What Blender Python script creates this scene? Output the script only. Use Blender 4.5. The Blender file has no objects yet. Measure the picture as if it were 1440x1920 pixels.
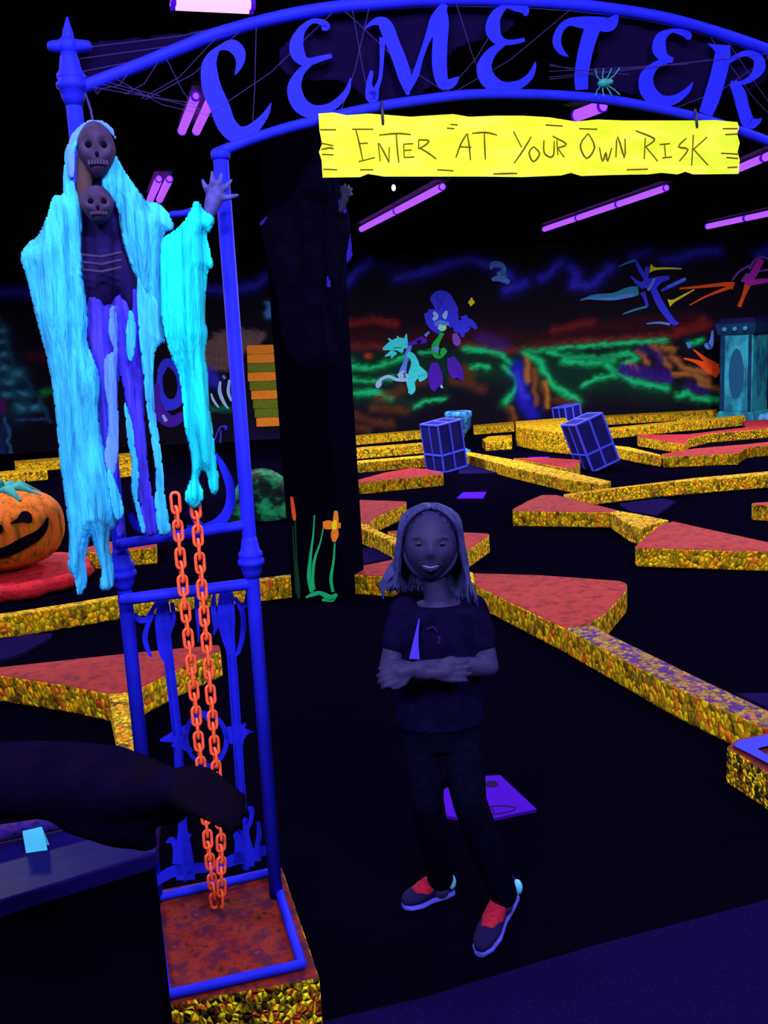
import bpy, bmesh, math, random
import numpy as np
from mathutils import Vector, Matrix
random.seed(7); rng = np.random.RandomState(5)
S = bpy.context.scene
COL = S.collection
PI = math.pi

# ------------------------------------------------------------------ camera
FPX, HY, RT, CH = 1700., 650., .055, 1.75
_r = math.atan(RT); _p = math.atan((960-HY)*math.cos(_r)/FPX)
FW = Vector((0, math.cos(_p), -math.sin(_p)))
_R0 = Vector((1, 0, 0)); _U0 = Vector((0, math.sin(_p), math.cos(_p)))
CR = _R0*math.cos(_r)-_U0*math.sin(_r); CU = _R0*math.sin(_r)+_U0*math.cos(_r)
CC = Vector((0, 0, CH))
cd = bpy.data.cameras.new('camera'); cam = bpy.data.objects.new('camera', cd); COL.objects.link(cam)
cam.matrix_world = Matrix(((CR.x, CU.x, -FW.x, CC.x), (CR.y, CU.y, -FW.y, CC.y), (CR.z, CU.z, -FW.z, CC.z), (0, 0, 0, 1)))
cd.sensor_fit = 'VERTICAL'; cd.sensor_height = 24; cd.lens = 24*FPX/1920; cd.clip_start = .05; cd.clip_end = 100
S.camera = cam
S.view_settings.view_transform = 'Standard'; S.view_settings.look = 'None'
S.view_settings.exposure = 0; S.view_settings.gamma = 1
try: S.view_settings.use_curve_mapping = False
except Exception: pass
W = bpy.data.worlds.new('world'); S.world = W; W.use_nodes = True
W.node_tree.nodes['Background'].inputs[0].default_value = (.05, .02, .4, 1)
W.node_tree.nodes['Background'].inputs[1].default_value = .06

# photograph pixel -> point in the place (used to survey where things stand)
def ray(x, y): return FW+CR*((x-720)/FPX)-CU*((y-960)/FPX)
def onz(x, y, z=0.):
    d = ray(x, y); return CC+d*((z-CH)/d.z)
def aty(x, y, Y):
    d = ray(x, y); return CC+d*(Y/d.y)
def px_of(P):
    v = Vector(P)-CC; d = v.dot(FW); return (720+FPX*v.dot(CR)/d, 960-FPX*v.dot(CU)/d)

# ------------------------------------------------------------------ lights: added near-white stand-ins for the ultraviolet of the blacklights
LC = (.93, .86, 1.0)
LAMPS = [  # x, y, z, heading, watts   (added lights overhead, all out of view or without a tube)
    (-1.5, -1.2, 3.7, .2, 150), (1.4, -1.0, 3.7, .2, 150), (0.0, 1.0, 3.5, .15, 60), (-3.2, 2.6, 3.5, .9, 100), (3.6, 3.2, 3.5, .4, 110),
    (-3.6, 7.0, 3.5, 1.0, 190), (1.2, 6.0, 3.5, .3, 110), (4.6, 8.0, 3.5, .6, 230), (-1.8, 12.6, 3.5, 1.1, 300), (1.6, 13.0, 3.5, 1.2, 300), (5.6, 13.4, 3.5, 1.1, 360), (-5.6, 12., 3.5, 1.1, 230)]
def lamp_light(x, y, z, a, w, L=1.2):
    ld = bpy.data.lights.new('standin_area_light', 'AREA'); ld.shape = 'RECTANGLE'; ld.size = L; ld.size_y = .12
    ld.energy = w; ld.color = LC
    o = bpy.data.objects.new('standin_area_light', ld); COL.objects.link(o); o.location = (x, y, z-.07); o.rotation_euler = (0, 0, a)
    return o
for i_, l_ in enumerate(LAMPS):
    o_ = lamp_light(*l_)
    if i_ < 2: o_.rotation_euler = (math.radians(50), 0, 0)   # unseen pair added behind the viewer, tilted to light the gate front

# ------------------------------------------------------------------ helpers
def lin(c):
    return tuple(((v/255.)/12.92 if v/255. <= .04045 else ((v/255.+.055)/1.055)**2.4) for v in c)
_m = {}
def mat(name, col, rough=.7, spec=.15, bump=0, var=0, scale=20, emit=None, es=1., alpha=1., fluor=None):
    if name in _m: return _m[name]
    m = bpy.data.materials.new(name); m.use_nodes = True; nt = m.node_tree; b = nt.nodes['Principled BSDF']
    c = lin(col)
    b.inputs['Base Color'].default_value = (*c, 1); b.inputs['Roughness'].default_value = rough
    b.inputs['Specular IOR Level'].default_value = spec
    if var or bump:
        tc = nt.nodes.new('ShaderNodeTexCoord'); n = nt.nodes.new('ShaderNodeTexNoise'); n.inputs['Scale'].default_value = scale; n.inputs['Detail'].default_value = 4
        nt.links.new(tc.outputs['Object'], n.inputs['Vector'])
        if var:
            r = nt.nodes.new('ShaderNodeValToRGB'); r.color_ramp.elements[0].position = .3; r.color_ramp.elements[1].position = .7
            r.color_ramp.elements[0].color = (*[v*(1-var) for v in c], 1); r.color_ramp.elements[1].color = (*[min(1, v*(1+var)) for v in c], 1)
            nt.links.new(n.outputs['Fac'], r.inputs['Fac']); nt.links.new(r.outputs['Color'], b.inputs['Base Color'])
        if bump:
            bp = nt.nodes.new('ShaderNodeBump'); bp.inputs['Strength'].default_value = bump; bp.inputs['Distance'].default_value = .01
            nt.links.new(n.outputs['Fac'], bp.inputs['Height']); nt.links.new(bp.outputs['Normal'], b.inputs['Normal'])
    if emit:
        b.inputs['Emission Color'].default_value = (*lin(emit), 1); b.inputs['Emission Strength'].default_value = es
    if alpha < 1: b.inputs['Alpha'].default_value = alpha
    _m[name] = m; return m

def noise_mat(name, stops, scale=12, stretch=(1, 1, 1), cell=None, bump=.4, rough=.8):
    """blotchy paint: noise through a colour ramp, optional voronoi stones with dark joints"""
    if name in _m: return _m[name]
    m = bpy.data.materials.new(name); m.use_nodes = True; nt = m.node_tree; b = nt.nodes['Principled BSDF']; L = nt.links.new
    b.inputs['Roughness'].default_value = rough; b.inputs['Specular IOR Level'].default_value = .1
    tc = nt.nodes.new('ShaderNodeTexCoord'); mp = nt.nodes.new('ShaderNodeMapping'); mp.inputs['Scale'].default_value = stretch
    L(tc.outputs['Object'], mp.inputs['Vector'])
    n = nt.nodes.new('ShaderNodeTexNoise'); n.inputs['Scale'].default_value = scale; n.inputs['Detail'].default_value = 3; n.inputs['Roughness'].default_value = .65
    L(mp.outputs[0], n.inputs['Vector'])
    r = nt.nodes.new('ShaderNodeValToRGB')
    while len(r.color_ramp.elements) < len(stops): r.color_ramp.elements.new(.5)
    for e, (p, c) in zip(r.color_ramp.elements, stops): e.position = p; e.color = (*lin(c), 1)
    L(n.outputs['Fac'], r.inputs['Fac'])
    out = r.outputs['Color']; h = n.outputs['Fac']
    if cell:
        v = nt.nodes.new('ShaderNodeTexVoronoi'); v.inputs['Scale'].default_value = cell
        L(mp.outputs[0], v.inputs['Vector'])
        v2 = nt.nodes.new('ShaderNodeTexVoronoi'); v2.feature = 'DISTANCE_TO_EDGE'; v2.inputs['Scale'].default_value = cell
        L(mp.outputs[0], v2.inputs['Vector'])
        # stone colour by cell
        sp = nt.nodes.new('ShaderNodeSeparateColor'); L(v.outputs['Color'], sp.inputs[0])
        mx0 = nt.nodes.new('ShaderNodeMath'); mx0.operation = 'MULTIPLY_ADD'; mx0.inputs[1].default_value = .5; mx0.inputs[2].default_value = -.25
        L(sp.outputs[0], mx0.inputs[0])
        ad = nt.nodes.new('ShaderNodeMath'); ad.operation = 'ADD'; L(mx0.outputs[0], ad.inputs[0]); L(n.outputs['Fac'], ad.inputs[1])
        L(ad.outputs[0], r.inputs['Fac'])
        r2 = nt.nodes.new('ShaderNodeValToRGB'); r2.color_ramp.elements[0].position = .01; r2.color_ramp.elements[1].position = .12
        r2.color_ramp.elements[0].color = (.08, .03, .02, 1); r2.color_ramp.elements[1].color = (1, 1, 1, 1)
        L(v2.outputs['Distance'], r2.inputs['Fac'])
        mx = nt.nodes.new('ShaderNodeMix'); mx.data_type = 'RGBA'; mx.blend_type = 'MULTIPLY'; mx.inputs['Factor'].default_value = .6
        L(out, mx.inputs['A']); L(r2.outputs['Color'], mx.inputs['B']); out = mx.outputs['Result']; h = v2.outputs['Distance']
    L(out, b.inputs['Base Color'])
    bp = nt.nodes.new('ShaderNodeBump'); bp.inputs['Strength'].default_value = bump; bp.inputs['Distance'].default_value = .03
    L(h, bp.inputs['Height']); L(bp.outputs['Normal'], b.inputs['Normal'])
    _m[name] = m; return m

class MB:
    def __init__(s): s.v = []; s.f = []; s.mi = []
    def add(s, V, F, m=0):
        o = len(s.v); s.v += [tuple(p) for p in V]; s.f += [tuple(i+o for i in f) for f in F]; s.mi += [m]*len(F); return s
    def box(s, c, d, rz=0, m=0, M=None):
        x, y, z = [k/2 for k in d]; V = [Vector((a*x, b*y, e*z)) for a in (-1, 1) for b in (-1, 1) for e in (-1, 1)]
        R = M if M is not None else Matrix.Rotation(rz, 3, 'Z')
        V = [R @ p+Vector(c) for p in V]
        return s.add(V, [(0, 1, 3, 2), (4, 6, 7, 5), (0, 4, 5, 1), (2, 3, 7, 6), (0, 2, 6, 4), (1, 5, 7, 3)], m)
    def prism(s, bot, top, mside=0, mtop=0):
        n = len(bot); V = list(bot)+list(top)
        A = sum(((bot[i][0]*bot[(i+1) % n][1]-bot[(i+1) % n][0]*bot[i][1]) for i in range(n)))
        F = [(i, (i+1) % n, n+(i+1) % n, n+i) for i in range(n)]
        s.add(V, F, mside); s.add([*top], [tuple(range(n))], mtop); s.add([*bot], [tuple(range(n))[::-1]], mside); return s
    def tube(s, P, r, seg=10, closed=False, m=0, cap=True, sq=None):
        P = [Vector(p) for p in P]; n = len(P)
        if not hasattr(r, '__len__'): r = [r]*n
        if cap and not closed:
            # rounded ends
            d0 = (P[0]-P[1]).normalized(); d1 = (P[-1]-P[-2]).normalized(); r = list(r)
            P = [P[0]+d0*r[0]*.9, P[0]+d0*r[0]*.6]+P+[P[-1]+d1*r[-1]*.6, P[-1]+d1*r[-1]*.9]
            r = [r[0]*.35, r[0]*.8]+r+[r[-1]*.8, r[-1]*.35]; n += 4
        V = []; up = None
        for i in range(n):
            a = P[(i+1) % n] if closed or i < n-1 else P[i]; b = P[(i-1) % n] if closed or i > 0 else P[i]
            t = (a-b); t = t.normalized() if t.length > 1e-9 else Vector((0, 0, 1))
            if up is None:
                up = Vector((0, 0, 1)) if abs(t.z) < .9 else Vector((0, 1, 0))
            x = up-t*up.dot(t)
            if x.length < 1e-4: x = Vector((1, 0, 0))-t*t.x
            x.normalize(); y = t.cross(x); up = x
            for k in range(seg):
                an = 2*PI*k/seg; q = (x*math.cos(an)+y*math.sin(an))
                if sq: q = Vector((q.x*sq[0], q.y*sq[1], q.z*sq[2]))
                V.append(P[i]+q*r[i])
        F = []
        for i in range(n if closed else n-1):
            j = (i+1) % n
            for k in range(seg): F.append((i*seg+k, i*seg+(k+1) % seg, j*seg+(k+1) % seg, j*seg+k))
        if not closed: F += [tuple(range(seg))[::-1], tuple((n-1)*seg+k for k in range(seg))]
        return s.add(V, F, m)
    def lathe(s, c, prof, seg=24, m=0, axis=None, sx=1, sy=1):
        c = Vector(c); V = []; F = []
        for r, z in prof:
            for k in range(seg):
                a = 2*PI*k/seg; p = Vector((r*math.cos(a)*sx, r*math.sin(a)*sy, z))
                if axis: p = axis @ p
                V.append(c+p)
        for i in range(len(prof)-1):
            for k in range(seg): F.append((i*seg+k, i*seg+(k+1) % seg, (i+1)*seg+(k+1) % seg, (i+1)*seg+k))
        F += [tuple(range(seg))[::-1], tuple((len(prof)-1)*seg+k for k in range(seg))]
        return s.add(V, F, m)
    def ball(s, c, r, u=20, v=14, m=0, M=None, fn=None):
        if not hasattr(r, '__len__'): r = (r, r, r)
        V = []; F = []; c = Vector(c)
        for i in range(v+1):
            th = PI*i/v
            for k in range(u):
                a = 2*PI*k/u; q = Vector((math.sin(th)*math.cos(a), math.sin(th)*math.sin(a), math.cos(th)))
                p = fn(q) if fn else Vector((q.x*r[0], q.y*r[1], q.z*r[2]))
                if M is not None: p = M @ p
                V.append(c+p)
        for i in range(v):
            for k in range(u): F.append((i*u+k, (i+1)*u+k, (i+1)*u+(k+1) % u, i*u+(k+1) % u))
        return s.add(V, F, m)
    def loft(s, rings, seg=20, m=0):
        V = []; F = []
        for c, ax, ay in rings:
            for k in range(seg):
                a = 2*PI*k/seg; V.append(Vector(c)+Vector(ax)*math.cos(a)+Vector(ay)*math.sin(a))
        for i in range(len(rings)-1):
            for k in range(seg): F.append((i*seg+k, i*seg+(k+1) % seg, (i+1)*seg+(k+1) % seg, (i+1)*seg+k))
        F += [tuple(range(seg))[::-1], tuple((len(rings)-1)*seg+k for k in range(seg))]
        return s.add(V, F, m)
    def build(s, name, mats, parent=None, smooth=False, loc=None, bevel=0):
        me = bpy.data.meshes.new(name); L = Vector((0, 0, 0))
        if parent is not None: L = parent['_w'] if False else Vector(parent.get('wloc', (0, 0, 0)))
        elif loc is not None: L = Vector(loc)
        me.from_pydata([tuple(Vector(p)-L) for p in s.v], [], s.f)
        if not isinstance(mats, (list, tuple)): mats = [mats]
        for q in mats: me.materials.append(q)
        me.polygons.foreach_set('material_index', s.mi)
        bm = bmesh.new(); bm.from_mesh(me); bmesh.ops.remove_doubles(bm, verts=bm.verts, dist=1e-5); bmesh.ops.recalc_face_normals(bm, faces=bm.faces)
        big = [f for f in bm.faces if len(f.verts) > 4]
        if big: bmesh.ops.triangulate(bm, faces=big)
        bm.to_mesh(me); bm.free()
        if smooth: me.polygons.foreach_set('use_smooth', [True]*len(me.polygons))
        o = bpy.data.objects.new(name, me); COL.objects.link(o)
        if parent is not None: o.parent = parent; o['wloc'] = tuple(L)
        else: o.location = L
        if bevel:
            b = o.modifiers.new('bevel', 'BEVEL'); b.width = bevel; b.segments = 2; b.limit_method = 'ANGLE'
        return o
def tag(o, label=None, cat=None, group=None, kind=None):
    if label: o['label'] = label
    if cat: o['category'] = cat
    if group: o['group'] = group
    if kind: o['kind'] = kind
    return o
def thing(name, label, cat, loc, group=None):
    o = bpy.data.objects.new(name, None); COL.objects.link(o); o.location = loc; o.empty_display_size = .1
    o['wloc'] = tuple(loc); return tag(o, label, cat, group)

def catmull(P, n=6, closed=False):
    P = [np.array(p, float) for p in P]; N = len(P); out = []
    rngi = range(N) if closed else range(N-1)
    for i in rngi:
        p1 = P[i]; p2 = P[(i+1) % N]; p0 = P[(i-1) % N] if closed or i > 0 else p1; p3 = P[(i+2) % N] if closed or i+2 < N else p2
        for k in range(n):
            t = k/n; out.append(.5*((2*p1)+(-p0+p2)*t+(2*p0-5*p1+4*p2-p3)*t*t+(-p0+3*p1-3*p2+p3)*t**3))
    if not closed: out.append(P[-1])
    return out
def ribbon(mb, pts, fmap, d0, d1, m=0, n=6, wmul=1.):
    """variable-width stroke in survey coordinates laid on a surface by fmap(x,y,off), given real thickness d0..d1"""
    Q = catmull([(x, y, w*wmul) for x, y, w in pts], n); L = []; R = []
    for i, q in enumerate(Q):
        a = Q[min(i+1, len(Q)-1)]; b = Q[max(i-1, 0)]; t = a[:2]-b[:2]; l = np.hypot(*t) or 1; nx, ny = -t[1]/l, t[0]/l; w = max(q[2], .8)/2
        L.append((q[0]+nx*w, q[1]+ny*w)); R.append((q[0]-nx*w, q[1]-ny*w))
    k = len(L)
    V = [fmap(x, y, d1) for x, y in L]+[fmap(x, y, d1) for x, y in R]+[fmap(x, y, d0) for x, y in L]+[fmap(x, y, d0) for x, y in R]
    F = []
    for i in range(k-1):
        F += [(i, i+1, k+i+1, k+i), (2*k+i, 3*k+i, 3*k+i+1, 2*k+i+1), (i, 2*k+i, 2*k+i+1, i+1), (k+i, k+i+1, 3*k+i+1, 3*k+i)]
    F += [(0, k, 3*k, 2*k), (k-1, 3*k-1, 4*k-1, 2*k-1)]
    mb.add(V, F, m)

# ------------------------------------------------------------------ materials
BLACK = mat('black_paint', (4, 2, 15), .9, .0)
CARPET = mat('black_carpet', (3, 2, 13), .98, .0, var=.5, scale=160, bump=.3)
AISLE = mat('navy_carpet', (12, 6, 52), .98, .0, var=.3, scale=120, bump=.3)
BLUE = mat('blue_fluorescent_paint', (24, 30, 214), .6, .08, var=.12, scale=14)
STONE = noise_mat('yellow_stone_paint', [(.2, (100, 66, 10)), (.34, (150, 130, 14)), (.46, (190, 160, 14)), (.56, (245, 210, 14)), (.68, (235, 150, 22)), (.84, (180, 70, 22))], 16, (1, 1, .6), 36, .9)
STONEN = noise_mat('yellow_stone_paint_large', [(.26, (40, 26, 8)), (.4, (130, 110, 10)), (.48, (250, 240, 14)), (.56, (250, 230, 20)), (.66, (210, 95, 22)), (.78, (110, 40, 16))], 26, (1, 1, .7), 62, .9)
REDTOP = noise_mat('red_felt_top', [(.3, (76, 14, 36)), (.45, (124, 26, 36)), (.6, (140, 38, 34)), (.75, (96, 22, 58))], 16, (1, 1, 1), None, .2)
STONETOP = noise_mat('painted_stone_top', [(.3, (70, 30, 120)), (.4, (120, 90, 50)), (.55, (150, 125, 60)), (.66, (160, 90, 60)), (.78, (70, 30, 120))], 9, (1, 1, 1), 34, .6)
PLTOP = noise_mat('mottled_red_top', [(.28, (44, 12, 18)), (.42, (116, 32, 26)), (.53, (88, 20, 34)), (.64, (54, 14, 52)), (.78, (140, 46, 34))], 22, (1, 1, 1), None, .3)

# ------------------------------------------------------------------ structure
HW, WY, CZ = 14., 18.5, 3.72
def struct(name, mb, m): return tag(mb.build(name, m), kind='structure')
struct('floor', MB().box((0, 8, -.1), (2*HW, 22, .2)), CARPET)
fa = [onz(-200, 2010), onz(610, 1918), onz(800, 1872), onz(1100, 1780), onz(1440, 1690), onz(1900, 1590), Vector((4, .2, 0)), Vector((-1.5, .2, 0))]
mb = MB(); mb.prism([Vector((p.x, p.y, .0005)) for p in fa][::-1], [Vector((p.x, p.y, .006)) for p in fa][::-1]); struct('trim_1', mb, AISLE)
struct('ceiling', MB().box((0, 8.25, CZ+.1), (2*HW, 21, .2)), BLACK)
struct('wall_back', MB().box((0, WY+.15, CZ/2), (2*HW, .3, CZ)), BLACK)
struct('wall_left', MB().box((-HW-.1, 8.25, CZ/2), (.2, 21, CZ)), BLACK)
struct('wall_right', MB().box((HW+.1, 8.25, CZ/2), (.2, 21, CZ)), BLACK)

# ------------------------------------------------------------------ mural on the back wall
def wmap(x, y, off=0): return aty(x, y, WY-off)
def vnoise(X, Y, seed):
    r = np.random.RandomState(seed); G = r.rand(512, 512)
    xi = np.floor(X).astype(int); yi = np.floor(Y).astype(int); fx = X-xi; fy = Y-yi; fx = fx*fx*(3-2*fx); fy = fy*fy*(3-2*fy)
    g = lambda a, b: G[a % 512, b % 512]
    return (g(xi, yi)*(1-fx)+g(xi+1, yi)*fx)*(1-fy)+(g(xi, yi+1)*(1-fx)+g(xi+1, yi+1)*fx)*fy
def paint_mural():
    nx, nz = 660, 150
    xs = np.linspace(-9.3, 9.6, nx); zs = np.linspace(.02, 3.6, nz)
    XX, ZZ = np.meshgrid(xs, zs)
    v = np.stack([XX.ravel(), np.full(XX.size, WY-.006), ZZ.ravel()], 1)
    d = v-np.array(CC); dep = d@np.array(FW)
    PX = 720+FPX*(d@np.array(CR))/dep; PY = 960-FPX*(d@np.array(CU))/dep
    C = np.zeros((len(v), 3)); C[:] = lin((8, 3, 22))
    N1 = vnoise(PX/7+3, PY/3+9, 1); N2 = vnoise(PX/16, PY/12, 2); N3 = vnoise(PX/3, PY/3, 3)
    def st(col, pts, r, a=1., tex=.5, soft=1.):
        nonlocal C
        D = np.full(len(v), 1e9); dx = PX+(N2-.5)*10; dy = PY+(N1-.5)*6
        for (x0, y0), (x1, y1) in zip(pts[:-1], pts[1:]):
            ux, uy = x1-x0, y1-y0; L = ux*ux+uy*uy+1e-6; t = np.clip(((dx-x0)*ux+(dy-y0)*uy)/L, 0, 1)
            D = np.minimum(D, np.hypot(dx-x0-t*ux, dy-y0-t*uy))
        k = np.exp(-(D/(r*soft))**2*1.2)*(1-tex+tex*1.6*(.35*N1+.3*N2+.35*N3)); k = np.clip(k*a*1.25, 0, 1)[:, None]
        C = C*(1-k)+np.array(lin(col))*k
    B1 = (44, 42, 200); B2 = (26, 22, 140)
    for p in [[(0, 548), (40, 545), (80, 556), (130, 560)], [(380, 540), (430, 545), (480, 535), (505, 512)], [(640, 540), (662, 518), (680, 500), (690, 490)], [(610, 525), (618, 538)],
              [(745, 520), (790, 512), (830, 498), (790, 510)], [(830, 498), (880, 485), (930, 500), (960, 520)], [(950, 545), (985, 530)], [(1012, 522), (1035, 510), (1052, 490)], [(1070, 500), (1085, 515), (1078, 535), (1105, 535), (1130, 515), (1145, 500)],
              [(1190, 480), (1215, 472)], [(1245, 487), (1275, 485), (1300, 472), (1345, 470)], [(1420, 480), (1450, 460)], [(180, 545), (240, 540), (300, 550)], [(1460, 470), (1560, 480)]]:
        st(B2, p, 14, .7); st(B1, p, 7, .9)
    st((20, 14, 90), [(720, 500), (760, 505)], 20, .5); st((18, 12, 80), [(1180, 470), (1260, 480)], 22, .4)
    for p in [[(660, 607), (700, 600), (745, 608)], [(655, 650), (700, 647), (725, 652)], [(860, 645), (905, 650)], [(925, 658), (985, 655), (1040, 645), (1100, 640), (1180, 636), (1260, 628), (1330, 610)], [(1040, 620), (1110, 605)], [(1270, 618), (1320, 600)]]:
        st((120, 28, 28), p, 8, .65)
    st((56, 10, 16), [(640, 628), (760, 635), (900, 625), (1000, 640), (1120, 615), (1300, 600)], 16, .5)
    st((200, 60, 30), [(686, 665), (690, 668)], 5, 1)
    # dark green ground tone then bright edges
    GD = (4, 46, 34); G1 = (12, 156, 84); G2 = (18, 190, 120)
    st(GD, [(650, 690), (760, 690), (860, 690), (940, 690)], 34, .8, .6); st(GD, [(650, 735), (760, 755)], 22, .6)
    st(GD, [(1010, 690), (1100, 700), (1160, 690)], 32, .8, .6); st(GD, [(1060, 725), (1150, 720), (1240, 735)], 22, .6)
    for p, r in [([(622, 672), (642, 668), (656, 678), (652, 700)], 7), ([(655, 688), (700, 690), (740, 676), (765, 668)], 6), ([(632, 708), (650, 710)], 5), ([(655, 712), (700, 715), (740, 708)], 5),
                 ([(632, 736), (648, 738)], 5), ([(655, 738), (700, 735), (730, 745)], 7), ([(790, 662), (810, 660)], 4), ([(868, 655), (900, 656), (940, 664), (955, 680)], 6), ([(945, 690), (965, 705), (970, 722), (955, 745), (945, 755)], 7),
                 ([(880, 690), (900, 685), (915, 690)], 5), ([(775, 762), (800, 752), (832, 748)], 5), ([(987, 660), (1060, 652), (1130, 646), (1250, 638)], 5), ([(988, 664), (1015, 680), (1028, 712), (1050, 732), (1082, 748)], 8),
                 ([(1030, 660), (1060, 668), (1120, 672), (1180, 662), (1193, 672), (1165, 682)], 6), ([(1055, 676), (1100, 682), (1150, 676)], 7), ([(1138, 685), (1160, 702), (1190, 716), (1220, 722), (1252, 728)], 7),
                 ([(1092, 722), (1120, 710), (1150, 704)], 6), ([(1272, 742), (1290, 735), (1296, 745), (1320, 748), (1350, 750)], 7), ([(1290, 645), (1320, 638)], 5), ([(1436, 640), (1460, 630), (1560, 640)], 6)]:
        st(GD, p, r*2, .6); st(G1, p, r, .95, .45); st(G2, p, r*.45, .8, .5)
    BR = (120, 66, 26); BR2 = (80, 42, 22)
    for p in [[(712, 748), (735, 740), (758, 728)], [(640, 762), (650, 775)], [(660, 775), (690, 790), (735, 795)], [(650, 800), (690, 805)], [(850, 712), (880, 718), (905, 730)], [(780, 718), (800, 712)], [(700, 765), (760, 770)], [(870, 690), (885, 704), (860, 712)]]:
        st(BR2, p, 9, .8, .8)
    st((26, 22, 165), [(968, 690), (976, 720), (985, 760), (1000, 775)], 14, .9, .3); st((50, 50, 215), [(972, 700), (985, 745)], 5, .7)
    st((160, 100, 30), [(985, 672), (990, 700), (990, 715)], 5, .9, .4); st(BR, [(1003, 695), (1005, 755)], 6, .9, .4); st((160, 100, 30), [(1020, 718), (1026, 762)], 5, .9, .4); st(BR, [(955, 765), (962, 785)], 6, .8); st(BR2, [(1040, 750), (1080, 760)], 8, .7)
    for p in [[(1200, 660), (1215, 680)], [(1225, 650), (1245, 672), (1255, 688)], [(1260, 668), (1285, 690), (1330, 700)], [(1262, 702), (1300, 702), (1330, 716)], [(1315, 722), (1345, 730)], [(1180, 682), (1195, 690)], [(1240, 650), (1262, 656)]]:
        st((150, 92, 40), p, 6, .85, .6)
    for x in range(1166, 1256, 11): st((48, 18, 120), [(x, 684+(x-1166)*.16), (x+3, 702+(x-1166)*.16)], 5, .9, .3)
    st((36, 12, 90), [(1205, 655), (1240, 668), (1235, 690)], 10, .7); st((36, 12, 90), [(1290, 722), (1320, 735)], 9, .8)
    st((60, 30, 110), [(905, 636), (940, 648)], 14, .6)
    # left hand side: teal stepped castle, grey thatch
    T1 = (24, 86, 110); T2 = (60, 140, 170)
    st((20, 60, 90), [(0, 590), (12, 650), (30, 690), (66, 735), (96, 790)], 4, .9, .2)
    st((14, 50, 80), [(-40, 560), (0, 640), (40, 740), (20, 780), (-60, 770)], 30, .35, .6)
    for x, y, r in [(0, 620, 9), (2, 640, 9), (4, 665, 9), (8, 690, 9), (30, 700, 13), (16, 716, 10), (45, 738, 10), (15, 740, 9), (38, 765, 11), (66, 764, 9), (-14, 680, 10), (-20, 720, 12), (-30, 760, 12), (-50, 700, 12)]:
        st(T1, [(x-7, y), (x+7, y)], r, .85, .5); st(T2, [(x-3, y), (x+3, y)], r*.5, .7, .4)
    st((40, 70, 130), [(30, 787), (88, 786)], 2.5, .8, .2); st((50, 100, 150), [(9, 785), (16, 830), (20, 880)], 4, .8, .4); st((24, 50, 110), [(2, 800), (4, 890)], 7, .7, .5)
    st((12, 110, 60), [(82, 738), (96, 733)], 7, .9, .2); st((60, 10, 40), [(55, 668), (90, 672)], 10, .6); st((90, 20, 110), [(0, 755), (4, 770)], 8, .7)
    for i in range(11):
        x = 392+i*9; st((98, 76, 78), [(x+14, 622+abs(i-5)), (x-6, 650), (x-14, 690-max(0, i-5)*9)], 6, .9, .75)
    st((40, 36, 190), [(388, 700), (404, 716)], 12, .8, .3); st((10, 90, 70), [(390, 765), (428, 768)], 6, .8)
    st((30, 10, 80), [(470, 830), (520, 850), (640, 830), (655, 850)], 26, .5, .7); st((90, 24, 30), [(478, 876), (492, 874)], 8, .6)
    st((60, 120, 190), [(505, 572), (507, 590)], 7, .9, .2)
    me = bpy.data.meshes.new('painted_landscape')
    F = [(j*nx+i, j*nx+i+1, (j+1)*nx+i+1, (j+1)*nx+i) for j in range(nz-1) for i in range(nx-1)]
    me.from_pydata([tuple(p) for p in v], [], F)
    at = me.color_attributes.new('paint', 'FLOAT_COLOR', 'POINT')
    at.data.foreach_set('color', np.concatenate([np.clip(C*1.0, 0, 1), np.ones((len(C), 1))], 1).ravel().astype(np.float32))
    m = bpy.data.materials.new('airbrushed_wall_paint'); m.use_nodes = True; nt = m.node_tree; b = nt.nodes['Principled BSDF']
    a = nt.nodes.new('ShaderNodeAttribute'); a.attribute_name = 'paint'; nt.links.new(a.outputs['Color'], b.inputs['Base Color'])
    b.inputs['Roughness'].default_value = .8; b.inputs['Specular IOR Level'].default_value = .1
    me.materials.append(m)
    o = bpy.data.objects.new('painted_landscape', me); COL.objects.link(o); return o
mural = thing('mural', 'long airbrushed blacklight mural of green cliffs and blue clouds on the back wall', 'mural', (0, WY-.01, 0))
ml = paint_mural(); ml.parent = mural; ml.location = -Vector(mural.location)

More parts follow.
